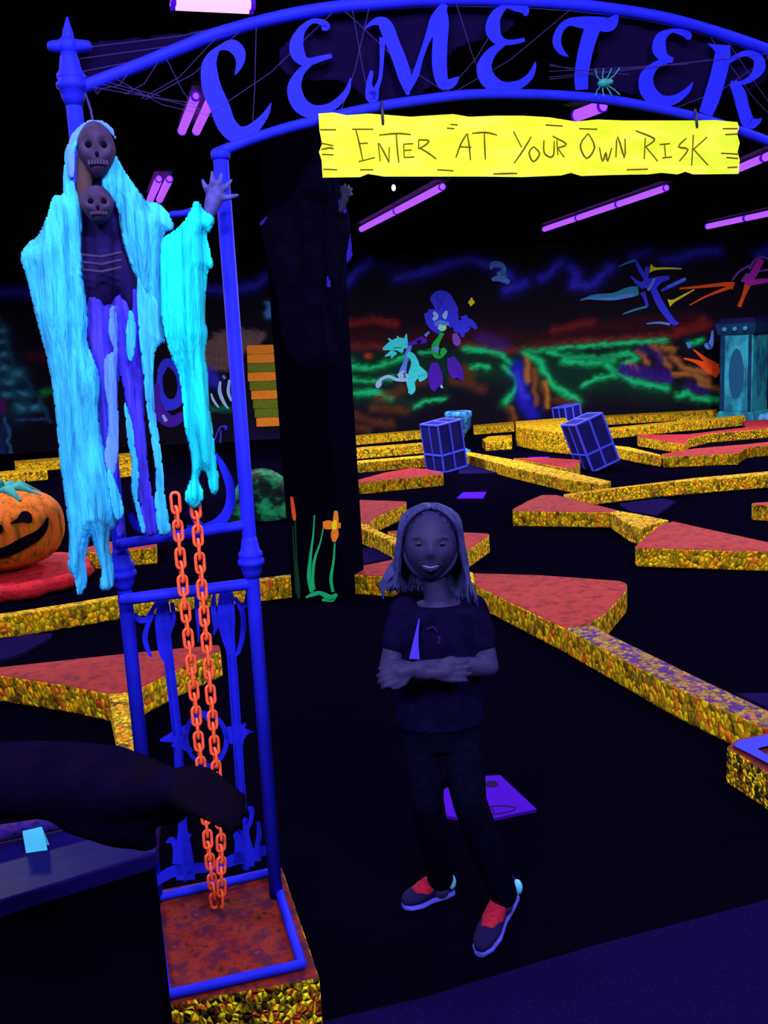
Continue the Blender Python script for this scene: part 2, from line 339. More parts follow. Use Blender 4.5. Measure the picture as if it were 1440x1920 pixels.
P = {k: mat('paint_'+k, c, .7, .1, var=.15, scale=25) for k, c in dict(cyan=(60, 215, 225), teal=(40, 130, 170), blue=(52, 54, 236), sky=(80, 130, 235), pale=(150, 190, 245), purple=(72, 26, 176), green=(20, 170, 70), yellow=(215, 215, 40), orange=(250, 82, 24), magenta=(190, 40, 190), lilac=(120, 70, 190), olive=(96, 112, 24), amber=(222, 128, 34), ltgreen=(150, 230, 190), dark=(10, 8, 40)).items()}
PK = list(P); PM = [P[k] for k in PK]
def wall_fig(name, label, strokes, off=.012):
    mb = MB()
    for i, (c, pts) in enumerate(strokes): ribbon(mb, pts, wmap, .004, off+i*.0012, PK.index(c))
    o = mb.build(name, PM, mural); o['label'] = label; return o
wall_fig('painted_lizard', 'cyan spiky-headed lizard creature with a curled tail', [
    ('cyan', [(718, 655, 4), (735, 648, 18), (752, 645, 24), (766, 648, 8)]), ('cyan', [(735, 640, 3), (745, 650, 12), (755, 660, 6)]), ('cyan', [(728, 634, 2), (740, 646, 10)]), ('cyan', [(722, 668, 2), (738, 660, 12)]),
    ('cyan', [(745, 630, 2), (750, 642, 10)]), ('cyan', [(762, 626, 2), (760, 640, 9)]), ('cyan', [(733, 671, 2), (742, 660, 8)]), ('sky', [(770, 645, 6), (765, 660, 9), (760, 680, 8), (755, 698, 14), (757, 704, 12)]),
    ('cyan', [(772, 666, 8), (778, 680, 14), (776, 700, 20), (770, 715, 16), (772, 730, 14), (768, 738, 8)]), ('cyan', [(776, 690, 20), (796, 703, 12), (785, 712, 10)]), ('cyan', [(764, 664, 10), (774, 670, 12), (784, 700, 14)]), ('pale', [(750, 698, 14), (757, 706, 16), (762, 700, 8)]),
    ('pale', [(765, 712, 7), (745, 712, 6), (728, 706, 6), (714, 712, 6), (710, 722, 12), (712, 726, 6)]), ('purple', [(765, 646, 6), (778, 642, 8), (790, 638, 8)]), ('green', [(738, 652, 2), (752, 651, 2)])])
wall_fig('painted_wizard', 'round blue-headed painted figure with green tie and purple boots', [
    ('blue', [(812, 572, 26), (826, 566, 44), (838, 575, 36), (850, 590, 26)]), ('blue', [(806, 585, 22), (812, 605, 24), (830, 616, 26)]), ('blue', [(845, 590, 30), (852, 612, 18)]), ('blue', [(828, 580, 50), (828, 596, 54), (830, 608, 36)]),
    ('blue', [(850, 616, 12), (868, 612, 26), (880, 605, 16), (894, 616, 6)]), ('blue', [(868, 600, 16), (876, 592, 5)]), ('blue', [(866, 620, 14), (868, 632, 5)]),
    ('pale', [(813, 585, 5), (818, 593, 9), (812, 600, 5)]), ('pale', [(838, 583, 4), (834, 592, 9), (836, 598, 4)]), ('sky', [(814, 608, 6), (826, 606, 12), (842, 608, 6)]), ('ltgreen', [(822, 612, 8), (830, 615, 12), (836, 612, 6)]),
    ('green', [(830, 624, 8), (824, 634, 8), (816, 650, 14), (822, 664, 18), (836, 655, 10)]), ('sky', [(815, 650, 10), (820, 660, 8)]), ('purple', [(780, 640, 8), (790, 638, 14), (800, 640, 6)]), ('lilac', [(852, 625, 8), (856, 640, 16), (852, 646, 8)]),
    ('purple', [(815, 680, 12), (816, 705, 28), (818, 726, 22), (820, 730, 6)]), ('purple', [(845, 670, 14), (852, 690, 26), (860, 708, 20), (860, 712, 8)]), ('sky', [(805, 622, 4), (797, 630, 6)]), ('pale', [(826, 726, 4), (830, 724, 8)])])
wall_fig('painted_star', 'small yellow-green star above the blue-headed figure', [('yellow', [(878, 568, 2), (884, 566, 10), (890, 568, 2)]), ('yellow', [(884, 558, 2), (884, 567, 8), (882, 574, 2)])])
wall_fig('painted_ghost', 'pale blue swirling ghost among the clouds', [('sky', [(920, 505, 4), (925, 496, 12), (940, 497, 10), (945, 508, 8), (932, 514, 6)]), ('sky', [(922, 524, 6), (938, 522, 12), (955, 530, 8)]), ('teal', [(940, 510, 6), (950, 520, 6)])])
wall_fig('painted_runner', 'spindly bright blue running figure with pale trailing streaks', [
    ('teal', [(1088, 563, 2), (1115, 556, 8), (1150, 555, 12), (1180, 548, 20), (1197, 545, 16)]), ('sky', [(1100, 560, 2), (1150, 560, 6), (1190, 552, 6)]), ('blue', [(1192, 488, 4), (1200, 505, 8), (1210, 520, 9)]), ('blue', [(1183, 518, 3), (1195, 530, 8), (1208, 536, 14)]),
    ('blue', [(1214, 500, 8), (1212, 520, 7), (1208, 535, 12)]), ('blue', [(1205, 530, 14), (1222, 532, 22), (1236, 525, 14), (1255, 520, 7)]), ('blue', [(1205, 548, 10), (1210, 560, 6), (1214, 575, 6)]), ('teal', [(1168, 589, 2), (1190, 581, 4), (1213, 575, 4)]),
    ('blue', [(1225, 542, 12), (1238, 570, 14), (1255, 595, 12), (1264, 605, 10), (1272, 606, 4)]), ('sky', [(1212, 607, 2), (1235, 605, 4), (1256, 608, 5)]), ('sky', [(1215, 545, 5), (1228, 522, 5)]), ('blue', [(1240, 545, 4), (1260, 535, 8), (1284, 524, 8)]), ('sky', [(1250, 538, 2), (1270, 530, 4), (1286, 522, 5)]),
    ('teal', [(1160, 500, 2), (1178, 492, 4), (1192, 488, 4)])])
wall_fig('painted_arrow', 'yellow arrow pointing at the blue running figure from above', [('yellow', [(1219, 503, 18), (1228, 504, 6), (1250, 503, 4), (1278, 504, 2)])])
wall_fig('painted_arrow', 'yellow arrow pointing down left beside the running figure', [('yellow', [(1254, 568, 16), (1262, 565, 6), (1280, 555, 4), (1302, 543, 2)])])
wall_fig('painted_rays', 'three orange ray streaks below the magenta spider shape', [('orange', [(1274, 541, 3), (1310, 538, 5), (1360, 533, 8), (1376, 536, 14)]), ('orange', [(1293, 572, 2), (1330, 553, 4), (1370, 538, 7)]), ('orange', [(1386, 575, 8), (1394, 555, 7), (1402, 534, 12)])])
wall_fig('painted_spider', 'magenta round-bodied spidery creature', [('magenta', [(1428, 486, 12), (1420, 500, 14), (1412, 515, 14), (1398, 532, 14)]), ('lilac', [(1405, 505, 5), (1415, 488, 4), (1430, 482, 4), (1444, 490, 4), (1440, 505, 4), (1424, 508, 3)]), ('lilac', [(1372, 527, 3), (1385, 510, 4), (1405, 498, 4)]), ('lilac', [(1390, 528, 4), (1402, 512, 5)]), ('magenta', [(1400, 533, 8), (1420, 528, 10), (1460, 524, 4)])])
wall_fig('painted_burst', 'orange burst of spikes beside the teal tower', [('orange', [(1282, 672, 3), (1305, 678, 7), (1330, 690, 18), (1348, 700, 20)]), ('orange', [(1300, 655, 2), (1320, 672, 8), (1345, 690, 16)]), ('sky', [(1288, 642, 5), (1294, 652, 6)]), ('sky', [(1322, 645, 6), (1330, 650, 12), (1334, 640, 8), (1336, 620, 4)])])
wall_fig('painted_ribs', 'three curved pale blue bones', [('pale', [(396, 738, 3), (400, 750, 5), (410, 764, 3)]), ('pale', [(413, 715, 4), (412, 735, 7), (420, 755, 6), (428, 766, 3)]), ('pale', [(430, 712, 4), (428, 735, 6), (434, 752, 4)]), ('sky', [(418, 704, 5), (422, 710, 5)])])
wall_fig('painted_skull', 'blue ring-eyed skull shape behind the gauze robe', [('blue', [(300, 700, 14), (312, 680, 16), (332, 690, 18), (342, 720, 18), (334, 752, 18), (312, 758, 22), (300, 735, 14), (300, 700, 10)]), ('purple', [(296, 720, 10), (290, 745, 20), (300, 775, 26), (322, 790, 22), (344, 778, 16)]), ('pale', [(305, 778, 5), (312, 790, 7)])])
wall_fig('painted_lantern', 'thin blue outlined lamp post', [('blue', [(402, 826, 2), (412, 802, 3), (424, 800, 4), (422, 806, 3)]), ('blue', [(414, 806, 2), (413, 830, 3), (408, 850, 2)])])
bar = []
for k in range(9):
    y0 = 655+k*17; x0 = 463+max(0, k-3)*2.6+(k*.6); x1 = 518+k*1.5
    bar.append((('amber', 'amber', 'olive', 'amber', 'olive', 'amber', 'olive', 'olive', 'amber')[k], [(x0, y0+1, 16), ((x0+x1)/2, y0, 16.5), (x1, y0-1, 16)]))
wall_fig('painted_barrel', 'upright painted shelf block in orange and olive bands', bar)

# ------------------------------------------------------------------ ceiling blacklights that the photo shows
TUBE = mat('violet_tube_glow', (120, 40, 255), .4, .3, emit=(176, 84, 255), es=1.15)
TUBEB = mat('bright_violet_tube_glow', (200, 120, 255), .4, .3, emit=(255, 176, 236), es=1.5)
CAPM = mat('violet_tube_end', (60, 10, 200), .5, .3, emit=(80, 8, 220), es=.7)
HOUS = mat('black_fixture_metal', (12, 8, 30), .5, .2)
def fixture(a, b, n, r, label, m=TUBE, twin=.0, z=None):
    a = Vector(a); b = Vector(b); t = thing('blacklight_fixture', label, 'ceiling light', ((a.x+b.x)/2, (a.y+b.y)/2, CZ), 'ceiling blacklights')
    d = (b-a).normalized(); ln = (b-a).length; side = Vector((-d.y, d.x, 0)); ang = math.atan2(d.y, d.x)
    MB().box((a+b)/2+Vector((0, 0, (CZ-a.z)/2+r*.8)), (ln+.06, r*5, CZ-a.z-r*1.6-.008), ang).build('housing', HOUS, t)
    for s in ((-1, 1) if twin else (0,)):
        for k in range(n):
            p = a+(b-a)*(k/n)+side*twin*s+d*.03; q = a+(b-a)*((k+1)/n)+side*twin*s-d*.03
            MB().tube([p, q], r, 12).build('tube', m, t, True)
            MB().tube([p-d*.025, p], r*1.05, 10, cap=False).build('tube_cap', CAPM, t); MB().tube([q, q+d*.025], r*1.05, 10, cap=False).build('tube_cap', CAPM, t)
    return t
def zt(x, y): return onz(x, y, 3.62)
fixture(zt(1020, 430), zt(1250, 352), 3, .045, 'longest three-tube violet blacklight, centre right under the yellow sign', twin=.0)
fixture(zt(677, 430), zt(830, 350), 2, .045, 'two-tube violet blacklight below the left half of the sign')
fixture(zt(1325, 425), zt(1480, 392), 2, .05, 'far violet blacklight at the right edge above the mural')
fixture(zt(1375, 320), zt(1500, 268), 2, .045, 'pinkish blacklight meeting the right end of the sign', TUBE)
fixture(zt(354, 247), zt(383, 180), 1, .035, 'twin-tube violet blacklight beside the letter C', TUBE, .06)
fixture(zt(290, 375), zt(308, 335), 1, .04, 'short twin violet blacklight above the hooded skeleton sleeve', TUBE, .055)
fixture(zt(1078, 218), zt(1132, 198), 1, .05, 'small blacklight seen between arch and sign', TUBE)
fixture(zt(318, 4), zt(478, 12), 1, .028, 'brightest pinkish white twin blacklight at the top left', TUBEB, .033)
for i_, (x, y, z, a, w) in enumerate(LAMPS[:5]):  # fixtures added out of view to go with the near stand-in lights
    d = Vector((math.cos(a) if i_ > 1 else 1, math.sin(a) if i_ > 1 else 0, 0)); c = Vector((x, y, z+.02))
    fixture(c-d*.55, c+d*.55, 1, .03, ['added unseen blacklight behind the viewer on the left', 'added unseen blacklight behind the viewer on the right', 'added unseen blacklight overhead near the gate', 'added unseen blacklight left of the gate', 'added unseen blacklight right of the gate'][i_], TUBE)
bp = aty(738, 352, 9.)
t = thing('spotlight_bulb', 'tiny white bulb hanging below the yellow sign', 'light bulb', bp)
MB().ball(bp, (.02, .02, .03)).build('bulb', mat('white_bulb', (255, 255, 255), emit=(255, 255, 245), es=1.5), t, True)
MB().tube([bp+Vector((0, 0, .03)), Vector((bp.x, bp.y, CZ))], .004, 6).build('cord', HOUS, t)
# ------------------------------------------------------------------ brick borders of the course
CHT = .15
def curb(name, label, top, h=CHT, mt=None, ms=STONE, group='yellow stone course borders', lift=0.):
    """top: outline of the top surface (survey coordinates)"""
    T = [onz(x, y, h) for x, y in top]
    B = [Vector((p.x, p.y, lift)) for p in T]; c = sum(B, Vector())/len(B)
    A = sum(T[i].x*T[(i+1) % len(T)].y-T[(i+1) % len(T)].x*T[i].y for i in range(len(T)))
    if A < 0: T.reverse(); B.reverse()
    mb = MB(); mb.prism(B, T, 0, 1)
    o = mb.build(name, [ms, mt or STONE], None, False, (c.x, c.y, 0), bevel=.012)
    return tag(o, label, 'course border', group)
R_ = REDTOP
curb('course_border', 'big red-topped triangular block right behind the girl', [(888, 1074), (1020, 1078), (1160, 1088), (1176, 1094), (1174, 1108), (1140, 1146), (1110, 1166), (1088, 1172), (1060, 1178), (892, 1098)], mt=R_)
curb('course_border', 'long yellow stone kerb running to the right edge with purple specks on top', [(1062, 1179), (1090, 1173), (1112, 1171), (1140, 1187), (1300, 1265), (1440, 1331), (1490, 1350), (1460, 1362), (1440, 1366), (1270, 1290), (1150, 1226)], mt=STONETOP)
curb('course_border', 'diagonal yellow kerb disappearing behind the girl\'s head on its left', [(640, 974), (668, 976), (700, 990), (752, 1012), (800, 1035), (888, 1074), (890, 1094), (800, 1050), (745, 1022), (700, 1000)])
curb('course_border', 'red-topped wedge with bright yellow side left above the girl\'s head', [(635, 936), (762, 940), (762, 944), (700, 972), (692, 984), (668, 974), (638, 972)], mt=R_)
curb('course_border', 'red-topped wedge peeping out both sides of the girl\'s head', [(726, 996), (760, 993), (917, 1000), (917, 1005), (876, 1032), (854, 1046), (800, 1026), (760, 1008)], mt=R_)
curb('course_border', 'small red-topped block at the foot of the black pillar', [(646, 1066), (700, 1056), (752, 1045), (760, 1060), (738, 1082), (647, 1076)], mt=R_)
curb('course_border', 'red hexagonal block in the middle distance right of the violet panel', [(961, 954), (990, 938), (1014, 928), (1044, 928), (1160, 957), (1142, 960), (962, 958)], mt=R_)
curb('course_border', 'short yellow kerb joining two red blocks at centre right', [(1143, 960), (1160, 957), (1200, 964), (1255, 975), (1230, 981), (1202, 990), (1180, 984)])
curb('course_border', 'large red triangular block touching the right edge of the view', [(1191, 1023), (1236, 984), (1262, 977), (1440, 1016), (1540, 1036), (1540, 1040), (1440, 1034), (1192, 1027)], mt=R_)
curb('course_border', 'small stub of border at the right edge above the red triangle', [(1409, 943), (1500, 936), (1560, 940), (1500, 948), (1412, 946)], mt=R_)
curb('course_border', 'long yellow kerb rising gently from centre to right edge', [(1056, 927), (1160, 913), (1300, 896), (1445, 883), (1560, 874), (1560, 880), (1445, 889), (1240, 906), (1110, 921), (1060, 930)])
curb('course_border', 'yellow kerb slanting down from the front crate to the right', [(866, 850), (880, 847), (960, 861), (1083, 888), (1146, 902), (1128, 908), (1060, 898), (960, 876)])
curb('course_border', 'red-topped wedge with small violet panel behind it', [(962, 859), (1010, 857), (1088, 862), (1088, 866), (1074, 880), (1040, 874)], mt=R_)
curb('course_border', 'thin yellow beam, farthest of the stack left of the blue crate', [(652, 817), (800, 805), (870, 799), (870, 802), (800, 808), (654, 821)])
curb('course_border', 'thin yellow beam, second of the stack left of the blue crate', [(655, 840), (800, 829), (860, 824), (860, 828), (800, 833), (656, 845)])
curb('course_border', 'dull yellow beam, third of the stack left of the blue crate', [(656, 865), (800, 853), (860, 848), (860, 852), (800, 857), (657, 869)])
curb('course_border', 'red-topped wedge, nearest of the stack left of the blue crate', [(661, 902), (720, 886), (772, 877), (800, 879), (831, 886), (831, 889), (662, 906)], mt=R_)
curb('course_border', 'narrow yellow beam just right of the teal goblet', [(887, 797), (964, 790), (964, 795), (888, 801)])
curb('course_border', 'rounded low yellow beam right of the goblet, nearer one', [(904, 823), (915, 818), (960, 815), (960, 826), (910, 829)])
curb('course_border', 'tall chunky yellow rock pile left of the tilted crates', [(966, 790), (1060, 783), (1078, 800), (1078, 812), (1020, 808), (968, 800)], h=.33)
curb('course_border', 'farthest long yellow beam behind the crates on the right', [(1088, 782), (1200, 775), (1345, 767), (1346, 770), (1200, 779), (1090, 786)])
curb('course_border', 'short yellow block in front of the teal tower', [(1268, 782), (1326, 777), (1326, 781), (1269, 786)])
curb('course_border', 'second long yellow beam on the right, below the tower', [(1130, 803), (1260, 790), (1396, 778), (1398, 782), (1260, 795), (1132, 808)])
curb('course_border', 'red-topped wedge with kerb reaching the right edge under the tower', [(1195, 815), (1290, 814), (1400, 801), (1445, 798), (1560, 790), (1560, 796), (1445, 803), (1330, 813), (1292, 822), (1284, 833), (1196, 819)], mt=R_)
curb('course_border', 'bent yellow kerb right of the tilted crate', [(1152, 835), (1180, 838), (1238, 852), (1240, 855), (1195, 848), (1153, 839)])
curb('course_border', 'red-topped border with angled yellow face at centre right', [(1240, 851), (1300, 841), (1395, 833), (1445, 828), (1560, 820), (1560, 825), (1445, 834), (1400, 839), (1384, 850), (1245, 856)], mt=R_)
curb('course_border', 'flat red slab at the right edge by the tower', [(1393, 789), (1445, 786), (1560, 780), (1560, 786), (1445, 798), (1398, 801)], h=.1, mt=R_, ms=R_)
curb('course_border', 'long yellow stone kerb in front of the pumpkin and behind the gate', [(-120, 1166), (0, 1150), (120, 1132), (230, 1114), (400, 1094), (548, 1076), (550, 1082), (400, 1100), (230, 1121), (0, 1158), (-120, 1175)])
curb('course_border', 'red-topped triangular block behind the chains', [(-120, 1270), (0, 1250), (240, 1224), (330, 1215), (411, 1208), (414, 1220), (330, 1256), (250, 1296), (200, 1300), (120, 1284), (0, 1266)], mt=R_)
curb('course_border', 'yellow stub kerb reaching toward the viewer under the red triangle at left', [(202, 1300), (252, 1296), (262, 1340), (276, 1420), (222, 1420), (210, 1340)])
curb('course_border', 'red-topped end block seen through the gate bars', [(140, 1030), (240, 1008), (292, 1002), (292, 1026), (180, 1036)], mt=R_)
curb('course_border', 'low yellow kerb at the left edge behind the pumpkin', [(-120, 890), (0, 884), (88, 876), (88, 882), (0, 890), (-120, 898)])
curb('course_border', 'broken yellow kerb behind the gauze robe', [(26, 864), (140, 855), (262, 848), (262, 853), (140, 861), (28, 871)])
curb('course_border', 'small kerb piece behind the robe tatters', [(200, 876), (252, 868), (252, 874), (202, 882)])
curb('course_border', 'yellow block glimpsed between gate pole and robe', [(425, 918), (460, 914), (460, 922), (428, 926)])
# low violet carpets
TEE = mat('violet_rubber', (62, 8, 176), .8, .02); RAMP = mat('dim_violet_carpet', (20, 12, 58), .95, .0)
def slab(name, label, cat, pts, m, h=.012, lift=.0, group=None):
    T = [onz(x, y, h) for x, y in pts]; c = sum(T, Vector())/len(T)
    A = sum(T[i].x*T[(i+1) % len(T)].y-T[(i+1) % len(T)].x*T[i].y for i in range(len(T)))
    if A < 0: T.reverse()
    return tag(MB().prism([Vector((p.x, p.y, lift)) for p in T], T).build(name, m, None, False, (c.x, c.y, 0)), label, cat, group)
slab('floor_mound', 'dim violet floor slope at the left edge above the red triangle', 'floor slope', [(-120, 1215), (0, 1196), (98, 1186), (96, 1195), (40, 1225), (0, 1236), (-120, 1250)], RAMP, .02)
slab('floor_mound', 'dim violet floor slope left of the girl\'s head', 'floor slope', [(648, 1040), (690, 1026), (730, 1030), (748, 1042), (650, 1063)], RAMP, .02)
slab('floor_mound', 'dim violet floor slope behind the red blocks at centre right', 'floor slope', [(1160, 944), (1240, 934), (1268, 940), (1230, 966), (1180, 958)], RAMP, .02)
slab('floor_mound', 'dim violet floor slope at the front crate\'s foot', 'floor slope', [(860, 872), (900, 870), (960, 886), (860, 888)], RAMP, .02)
slab('floor_mound', 'faint blue floor patch beyond the long kerb on the right edge', 'floor slope', [(1380, 1300), (1560, 1296), (1560, 1366), (1440, 1326)], RAMP, .02)
slab('violet_panel', 'small violet floor panel behind the girl\'s head', 'floor panel', [(856, 934), (868, 923), (912, 922), (906, 934)], TEE)
slab('violet_panel', 'farther violet floor panel near the tilted crate', 'floor panel', [(984, 863), (992, 857), (1030, 856), (1024, 862)], TEE)
# tee mat by the girl's feet
q = [onz(822, 1484, .012), onz(886, 1456, .012), onz(938, 1453, .012), onz(1006, 1517, .012), onz(903, 1539, .012), onz(838, 1530, .012)]
c = sum(q, Vector())/6; t = thing('tee_mat', 'violet rubber tee mat with a black hole behind the girl\'s legs', 'golf mat', (c.x, c.y, 0))
if sum(q[i].x*q[(i+1) % 6].y-q[(i+1) % 6].x*q[i].y for i in range(6)) < 0: q.reverse()
MB().prism([Vector((p.x, p.y, 0)) for p in q], q).build('mat_base', TEE, t)
hc = onz(921, 1470, .0125); INK = mat('dark_ink', (24, 4, 60), .8, .05)
MB().lathe(hc, [(.028, -.004), (.028, .001)], 20).build('ball_hole', INK, t)
mb = MB()
for pts in ([(902, 1517, 2), (925, 1511, 2), (950, 1511, 2), (966, 1514, 2)], [(922, 1512, 2), (926, 1525, 2)], [(905, 1523, 2), (915, 1528, 2), (960, 1520, 2), (966, 1512, 3)]):
    ribbon(mb, pts, lambda x, y, o: onz(x, y, .0122+o), 0, .001)
mb.build('printed_line', INK, t)

# right corner block
c = onz(1440, 1440, .15)
t = thing('brick_platform', 'low brick platform with blue border at the lower right corner', 'platform', (c.x, c.y, 0))
T = [onz(1362, 1400, .15), onz(1384, 1384, .15), onz(1500, 1361, .15), onz(1556, 1462, .15), onz(1520, 1500, .15), onz(1440, 1448, .15)]
mb = MB(); TT = T[::-1]; A = sum(TT[i].x*TT[(i+1) % 6].y-TT[(i+1) % 6].x*TT[i].y for i in range(6)); TT = TT if A > 0 else T
mb.prism([Vector((p.x, p.y, 0)) for p in TT], TT, 0, 1); mb.build('brick_body', [STONEN, PLTOP], t, bevel=.008)
mb = MB(); B1 = [(1374, 1397), (1386, 1388), (1492, 1366), (1524, 1480), (1440, 1431)]; B2 = [(1420, 1404), (1428, 1401), (1470, 1392), (1486, 1448), (1440, 1416)]
for i in range(5):
    j = (i+1) % 5; a, b, c2, d2 = B1[i], B1[j], B2[j], B2[i]
    lo = [onz(*k, .151) for k in (a, b, c2, d2)]; hi = [onz(*k, .165) for k in (a, b, c2, d2)]
    mb.prism(lo, hi)
mb.build('blue_border', BLUE, t)

# ------------------------------------------------------------------ pumpkin
PUMP = noise_mat('pumpkin_paint', [(.28, (70, 26, 10)), (.42, (150, 90, 18)), (.55, (214, 88, 32)), (.66, (150, 120, 20)), (.78, (236, 130, 50))], 5, (4, 4, .5), None, .5)
pc = onz(2, 1108, .0); pcz = .14
t = thing('pumpkin', 'large orange jack-o-lantern with black grin at the left edge', 'pumpkin', (pc.x, pc.y+.18, pcz))
Cc = Vector((pc.x, pc.y+.18, 0)); zt0 = aty(60, 912, Cc.y).z; hz = (zt0-pcz)/2; rr = .485
def pump(qv):
    a = math.atan2(qv.y, qv.x); lob = 1-.07*abs(math.sin(a*6.))**.7*(1-abs(qv.z)**4)-0; p = abs(qv.z)
    rad = (1-abs(qv.z)**2.6)**.5 if p < 1 else 0
    return Vector((math.cos(a)*rad*rr*lob, math.sin(a)*rad*rr*lob, qv.z*hz*(1-.12*math.exp(-(rad*rr/.12)**2))))
MB().ball((Cc.x, Cc.y, pcz+hz), 1, 72, 32, fn=pump).build('pumpkin_body', PUMP, t, True)
# carved face: black shapes following the curved front
def pmap(x, y, off):
    d = ray(x, y); o = CC-Vector((Cc.x, Cc.y, pcz+hz)); R1 = rr+off; sz = R1/(hz+off)
    dd = Vector((d.x, d.y, d.z*sz)); oo = Vector((o.x, o.y, o.z*sz)); A = dd.dot(dd); B = 2*dd.dot(oo); Cq = oo.dot(oo)-R1*R1; D = max(B*B-4*A*Cq, 0)
    return CC+d*((-B-math.sqrt(D))/(2*A))
BLK = mat('black_face_paint', (6, 3, 14), .9, .02)
mb = MB(); ribbon(mb, [(-70, 1020, 6), (-30, 1040, 18), (10, 1035, 20), (45, 1018, 22), (70, 1004, 18), (84, 988, 12), (90, 970, 3)], pmap, -.03, .025)
mb.build('carved_grin', BLK, t)
mb = MB(); ribbon(mb, [(19, 981, 1), (34, 975, 8), (46, 968, 20), (54, 973, 16), (59, 979, 2)], pmap, -.03, .025); mb.build('carved_eye', BLK, t)
mb = MB(); ribbon(mb, [(-12, 985, 3), (-2, 992, 18), (5, 996, 3)], pmap, -.03, .025); mb.build('carved_nose', BLK, t)
ST = mat('teal_stem_paint', (40, 120, 120), .8, .1, var=.4, scale=8)
mb = MB(); zc = pcz+2*hz-.09
mb.tube([(Cc.x, Cc.y, zc), (Cc.x+.02, Cc.y-.02, zc+.13)], [.07, .045], 10)
for k in range(9):
    a = k*2*PI/9; mb.tube([(Cc.x+.03*math.cos(a), Cc.y+.03*math.sin(a), zc+.06), (Cc.x+.18*math.cos(a), Cc.y+.18*math.sin(a), zc+.085), (Cc.x+.33*math.cos(a), Cc.y+.33*math.sin(a), zc+.01)], [.03, .045, .015], 8)
mb.build('stem', ST, t, True)
RB = noise_mat('red_rock_paint', [(.3, (96, 14, 34)), (.5, (190, 30, 44)), (.7, (140, 24, 50))], 12, (1, 1, 1), None, .6)
rg = thing('rock_ring', 'red rock base under the pumpkin', 'rock', (Cc.x, Cc.y, 0))
mb = MB(); prof = [(.1, 0), (.60, 0), (.66, .06), (.62, .13), (.4, .139), (.1, .139)]
mb.lathe((Cc.x, Cc.y, 0), prof, 36); 
for i, p in enumerate(mb.v):
    if .6 < math.hypot(p[0]-Cc.x, p[1]-Cc.y): k = 1+.05*math.sin(i*2.1); mb.v[i] = (Cc.x+(p[0]-Cc.x)*k, Cc.y+(p[1]-Cc.y)*k, p[2])
mb.build('rock_slab', RB, rg, True)

# ------------------------------------------------------------------ crates, goblet, tower, mound
CRD = mat('dark_blue_board', (18, 16, 96), .8, .1, var=.3, scale=6); CRL = mat('blue_edge_line', (66, 76, 245), .7, .1)
def crate(label, base, dims, M, nx=2, nz=2, lw=.032):
    """box with blue outlined panels; M tilts it about its base centre"""
    t = thing('panelled_crate', label, 'crate', base, 'blue outlined crates on the course'); w, d, h = dims; b = Vector(base)
    f = lambda p: M @ Vector(p)+b
    mb = MB(); V = [f((sx*w/2, sy*d/2, z)) for z in (0, h) for sx, sy in ((-1, -1), (1, -1), (1, 1), (-1, 1))]
    mb.prism(V[:4], V[4:]); mb.build('crate_body', CRD, t)
    mb = MB()
    def ln(a, c): mb.tube([f(a), f(c)], lw/2, 6)
    for s in (-1, 1):
        for k in range(nx+1):
            x = -w/2+w*k/nx; ln((x, s*d/2, 0), (x, s*d/2, h)); ln((x, -d/2, h), (x, d/2, h)) if s == 1 else None
            y = -d/2+d*k/nx; ln((s*w/2, y, 0), (s*w/2, y, h))
        for z in (0, h*.36, h): ln((-w/2, s*d/2, z), (w/2, s*d/2, z)); ln((s*w/2, -d/2, z), (s*w/2, d/2, z))
    mb.build('edge_slat', CRL, t); return t
def eu(x, y, z): return (Matrix.Rotation(math.radians(z), 3, 'Z') @ Matrix.Rotation(math.radians(y), 3, 'Y') @ Matrix.Rotation(math.radians(x), 3, 'X'))
crate('blue outlined crate leaning left beside the teal goblet', onz(838, 878, .02), (.4, .4, .66), eu(0, -7, 33))
crate('blue outlined crate tilted strongly to the left at centre right', onz(1122, 872, .04), (.40, .44, .66), eu(-4, -19, 14))
crate('small blue outlined crate behind the strongly tilted one', onz(1068, 808, .04), (.36, .34, .46), eu(-4, -6, 30))
g = onz(862, 850, 0); GOB = noise_mat('teal_goblet_paint', [(.3, (10, 20, 60)), (.5, (36, 90, 150)), (.65, (70, 150, 190)), (.8, (20, 60, 120))], 9, (1, 1, 1), None, .4)
t = thing('stone_goblet', 'teal stone goblet urn behind the leaning crate', 'urn', g)
mb = MB(); H = .68; mb.lathe(g, [(.16, 0), (.18, .04), (.09, .09), (.07, .2), (.1, .3), (.19, .42), (.2, .56), (.22, .6), (.22, H-.02), (.18, H), (.15, .58), (.02, .55)], 28)
mb.build('urn_bowl', GOB, t, True)
# tower
tb = aty(1394, 779, 17.2); tb.z = 0; T1 = noise_mat('teal_tower_paint', [(.25, (8, 40, 66)), (.45, (26, 104, 128)), (.6, (40, 150, 170)), (.8, (16, 70, 110))], 3, (1, 1, .5), None, .3); T2 = mat('dark_teal_trim', (10, 44, 84), .8, .1, var=.4, scale=5)
t = thing('stone_tower', 'teal mausoleum tower with oval recess at the right edge', 'tower', tb); Mz = Matrix.Rotation(math.radians(-48), 3, 'Z')
def tbx(nm, z0, z1, w, m, w1=None):
    w1 = w1 or w; lo = [tb+Mz @ Vector((sx*w/2, sy*w/2, z0)) for sx, sy in ((-1, -1), (1, -1), (1, 1), (-1, 1))]; hi = [tb+Mz @ Vector((sx*w1/2, sy*w1/2, z1)) for sx, sy in ((-1, -1), (1, -1), (1, 1), (-1, 1))]
    return MB().prism(lo, hi).build(nm, m, t, bevel=.01)
tbx('tower_base', 0, .2, .78, T1, .66); tbx('tower_body', .2, 1.62, .62, T1); tbx('cornice', 1.62, 1.82, .7, T2, .8); tbx('roof_slab', 1.82, 1.92, .8, mat('navy_roof', (14, 10, 60)), .62)
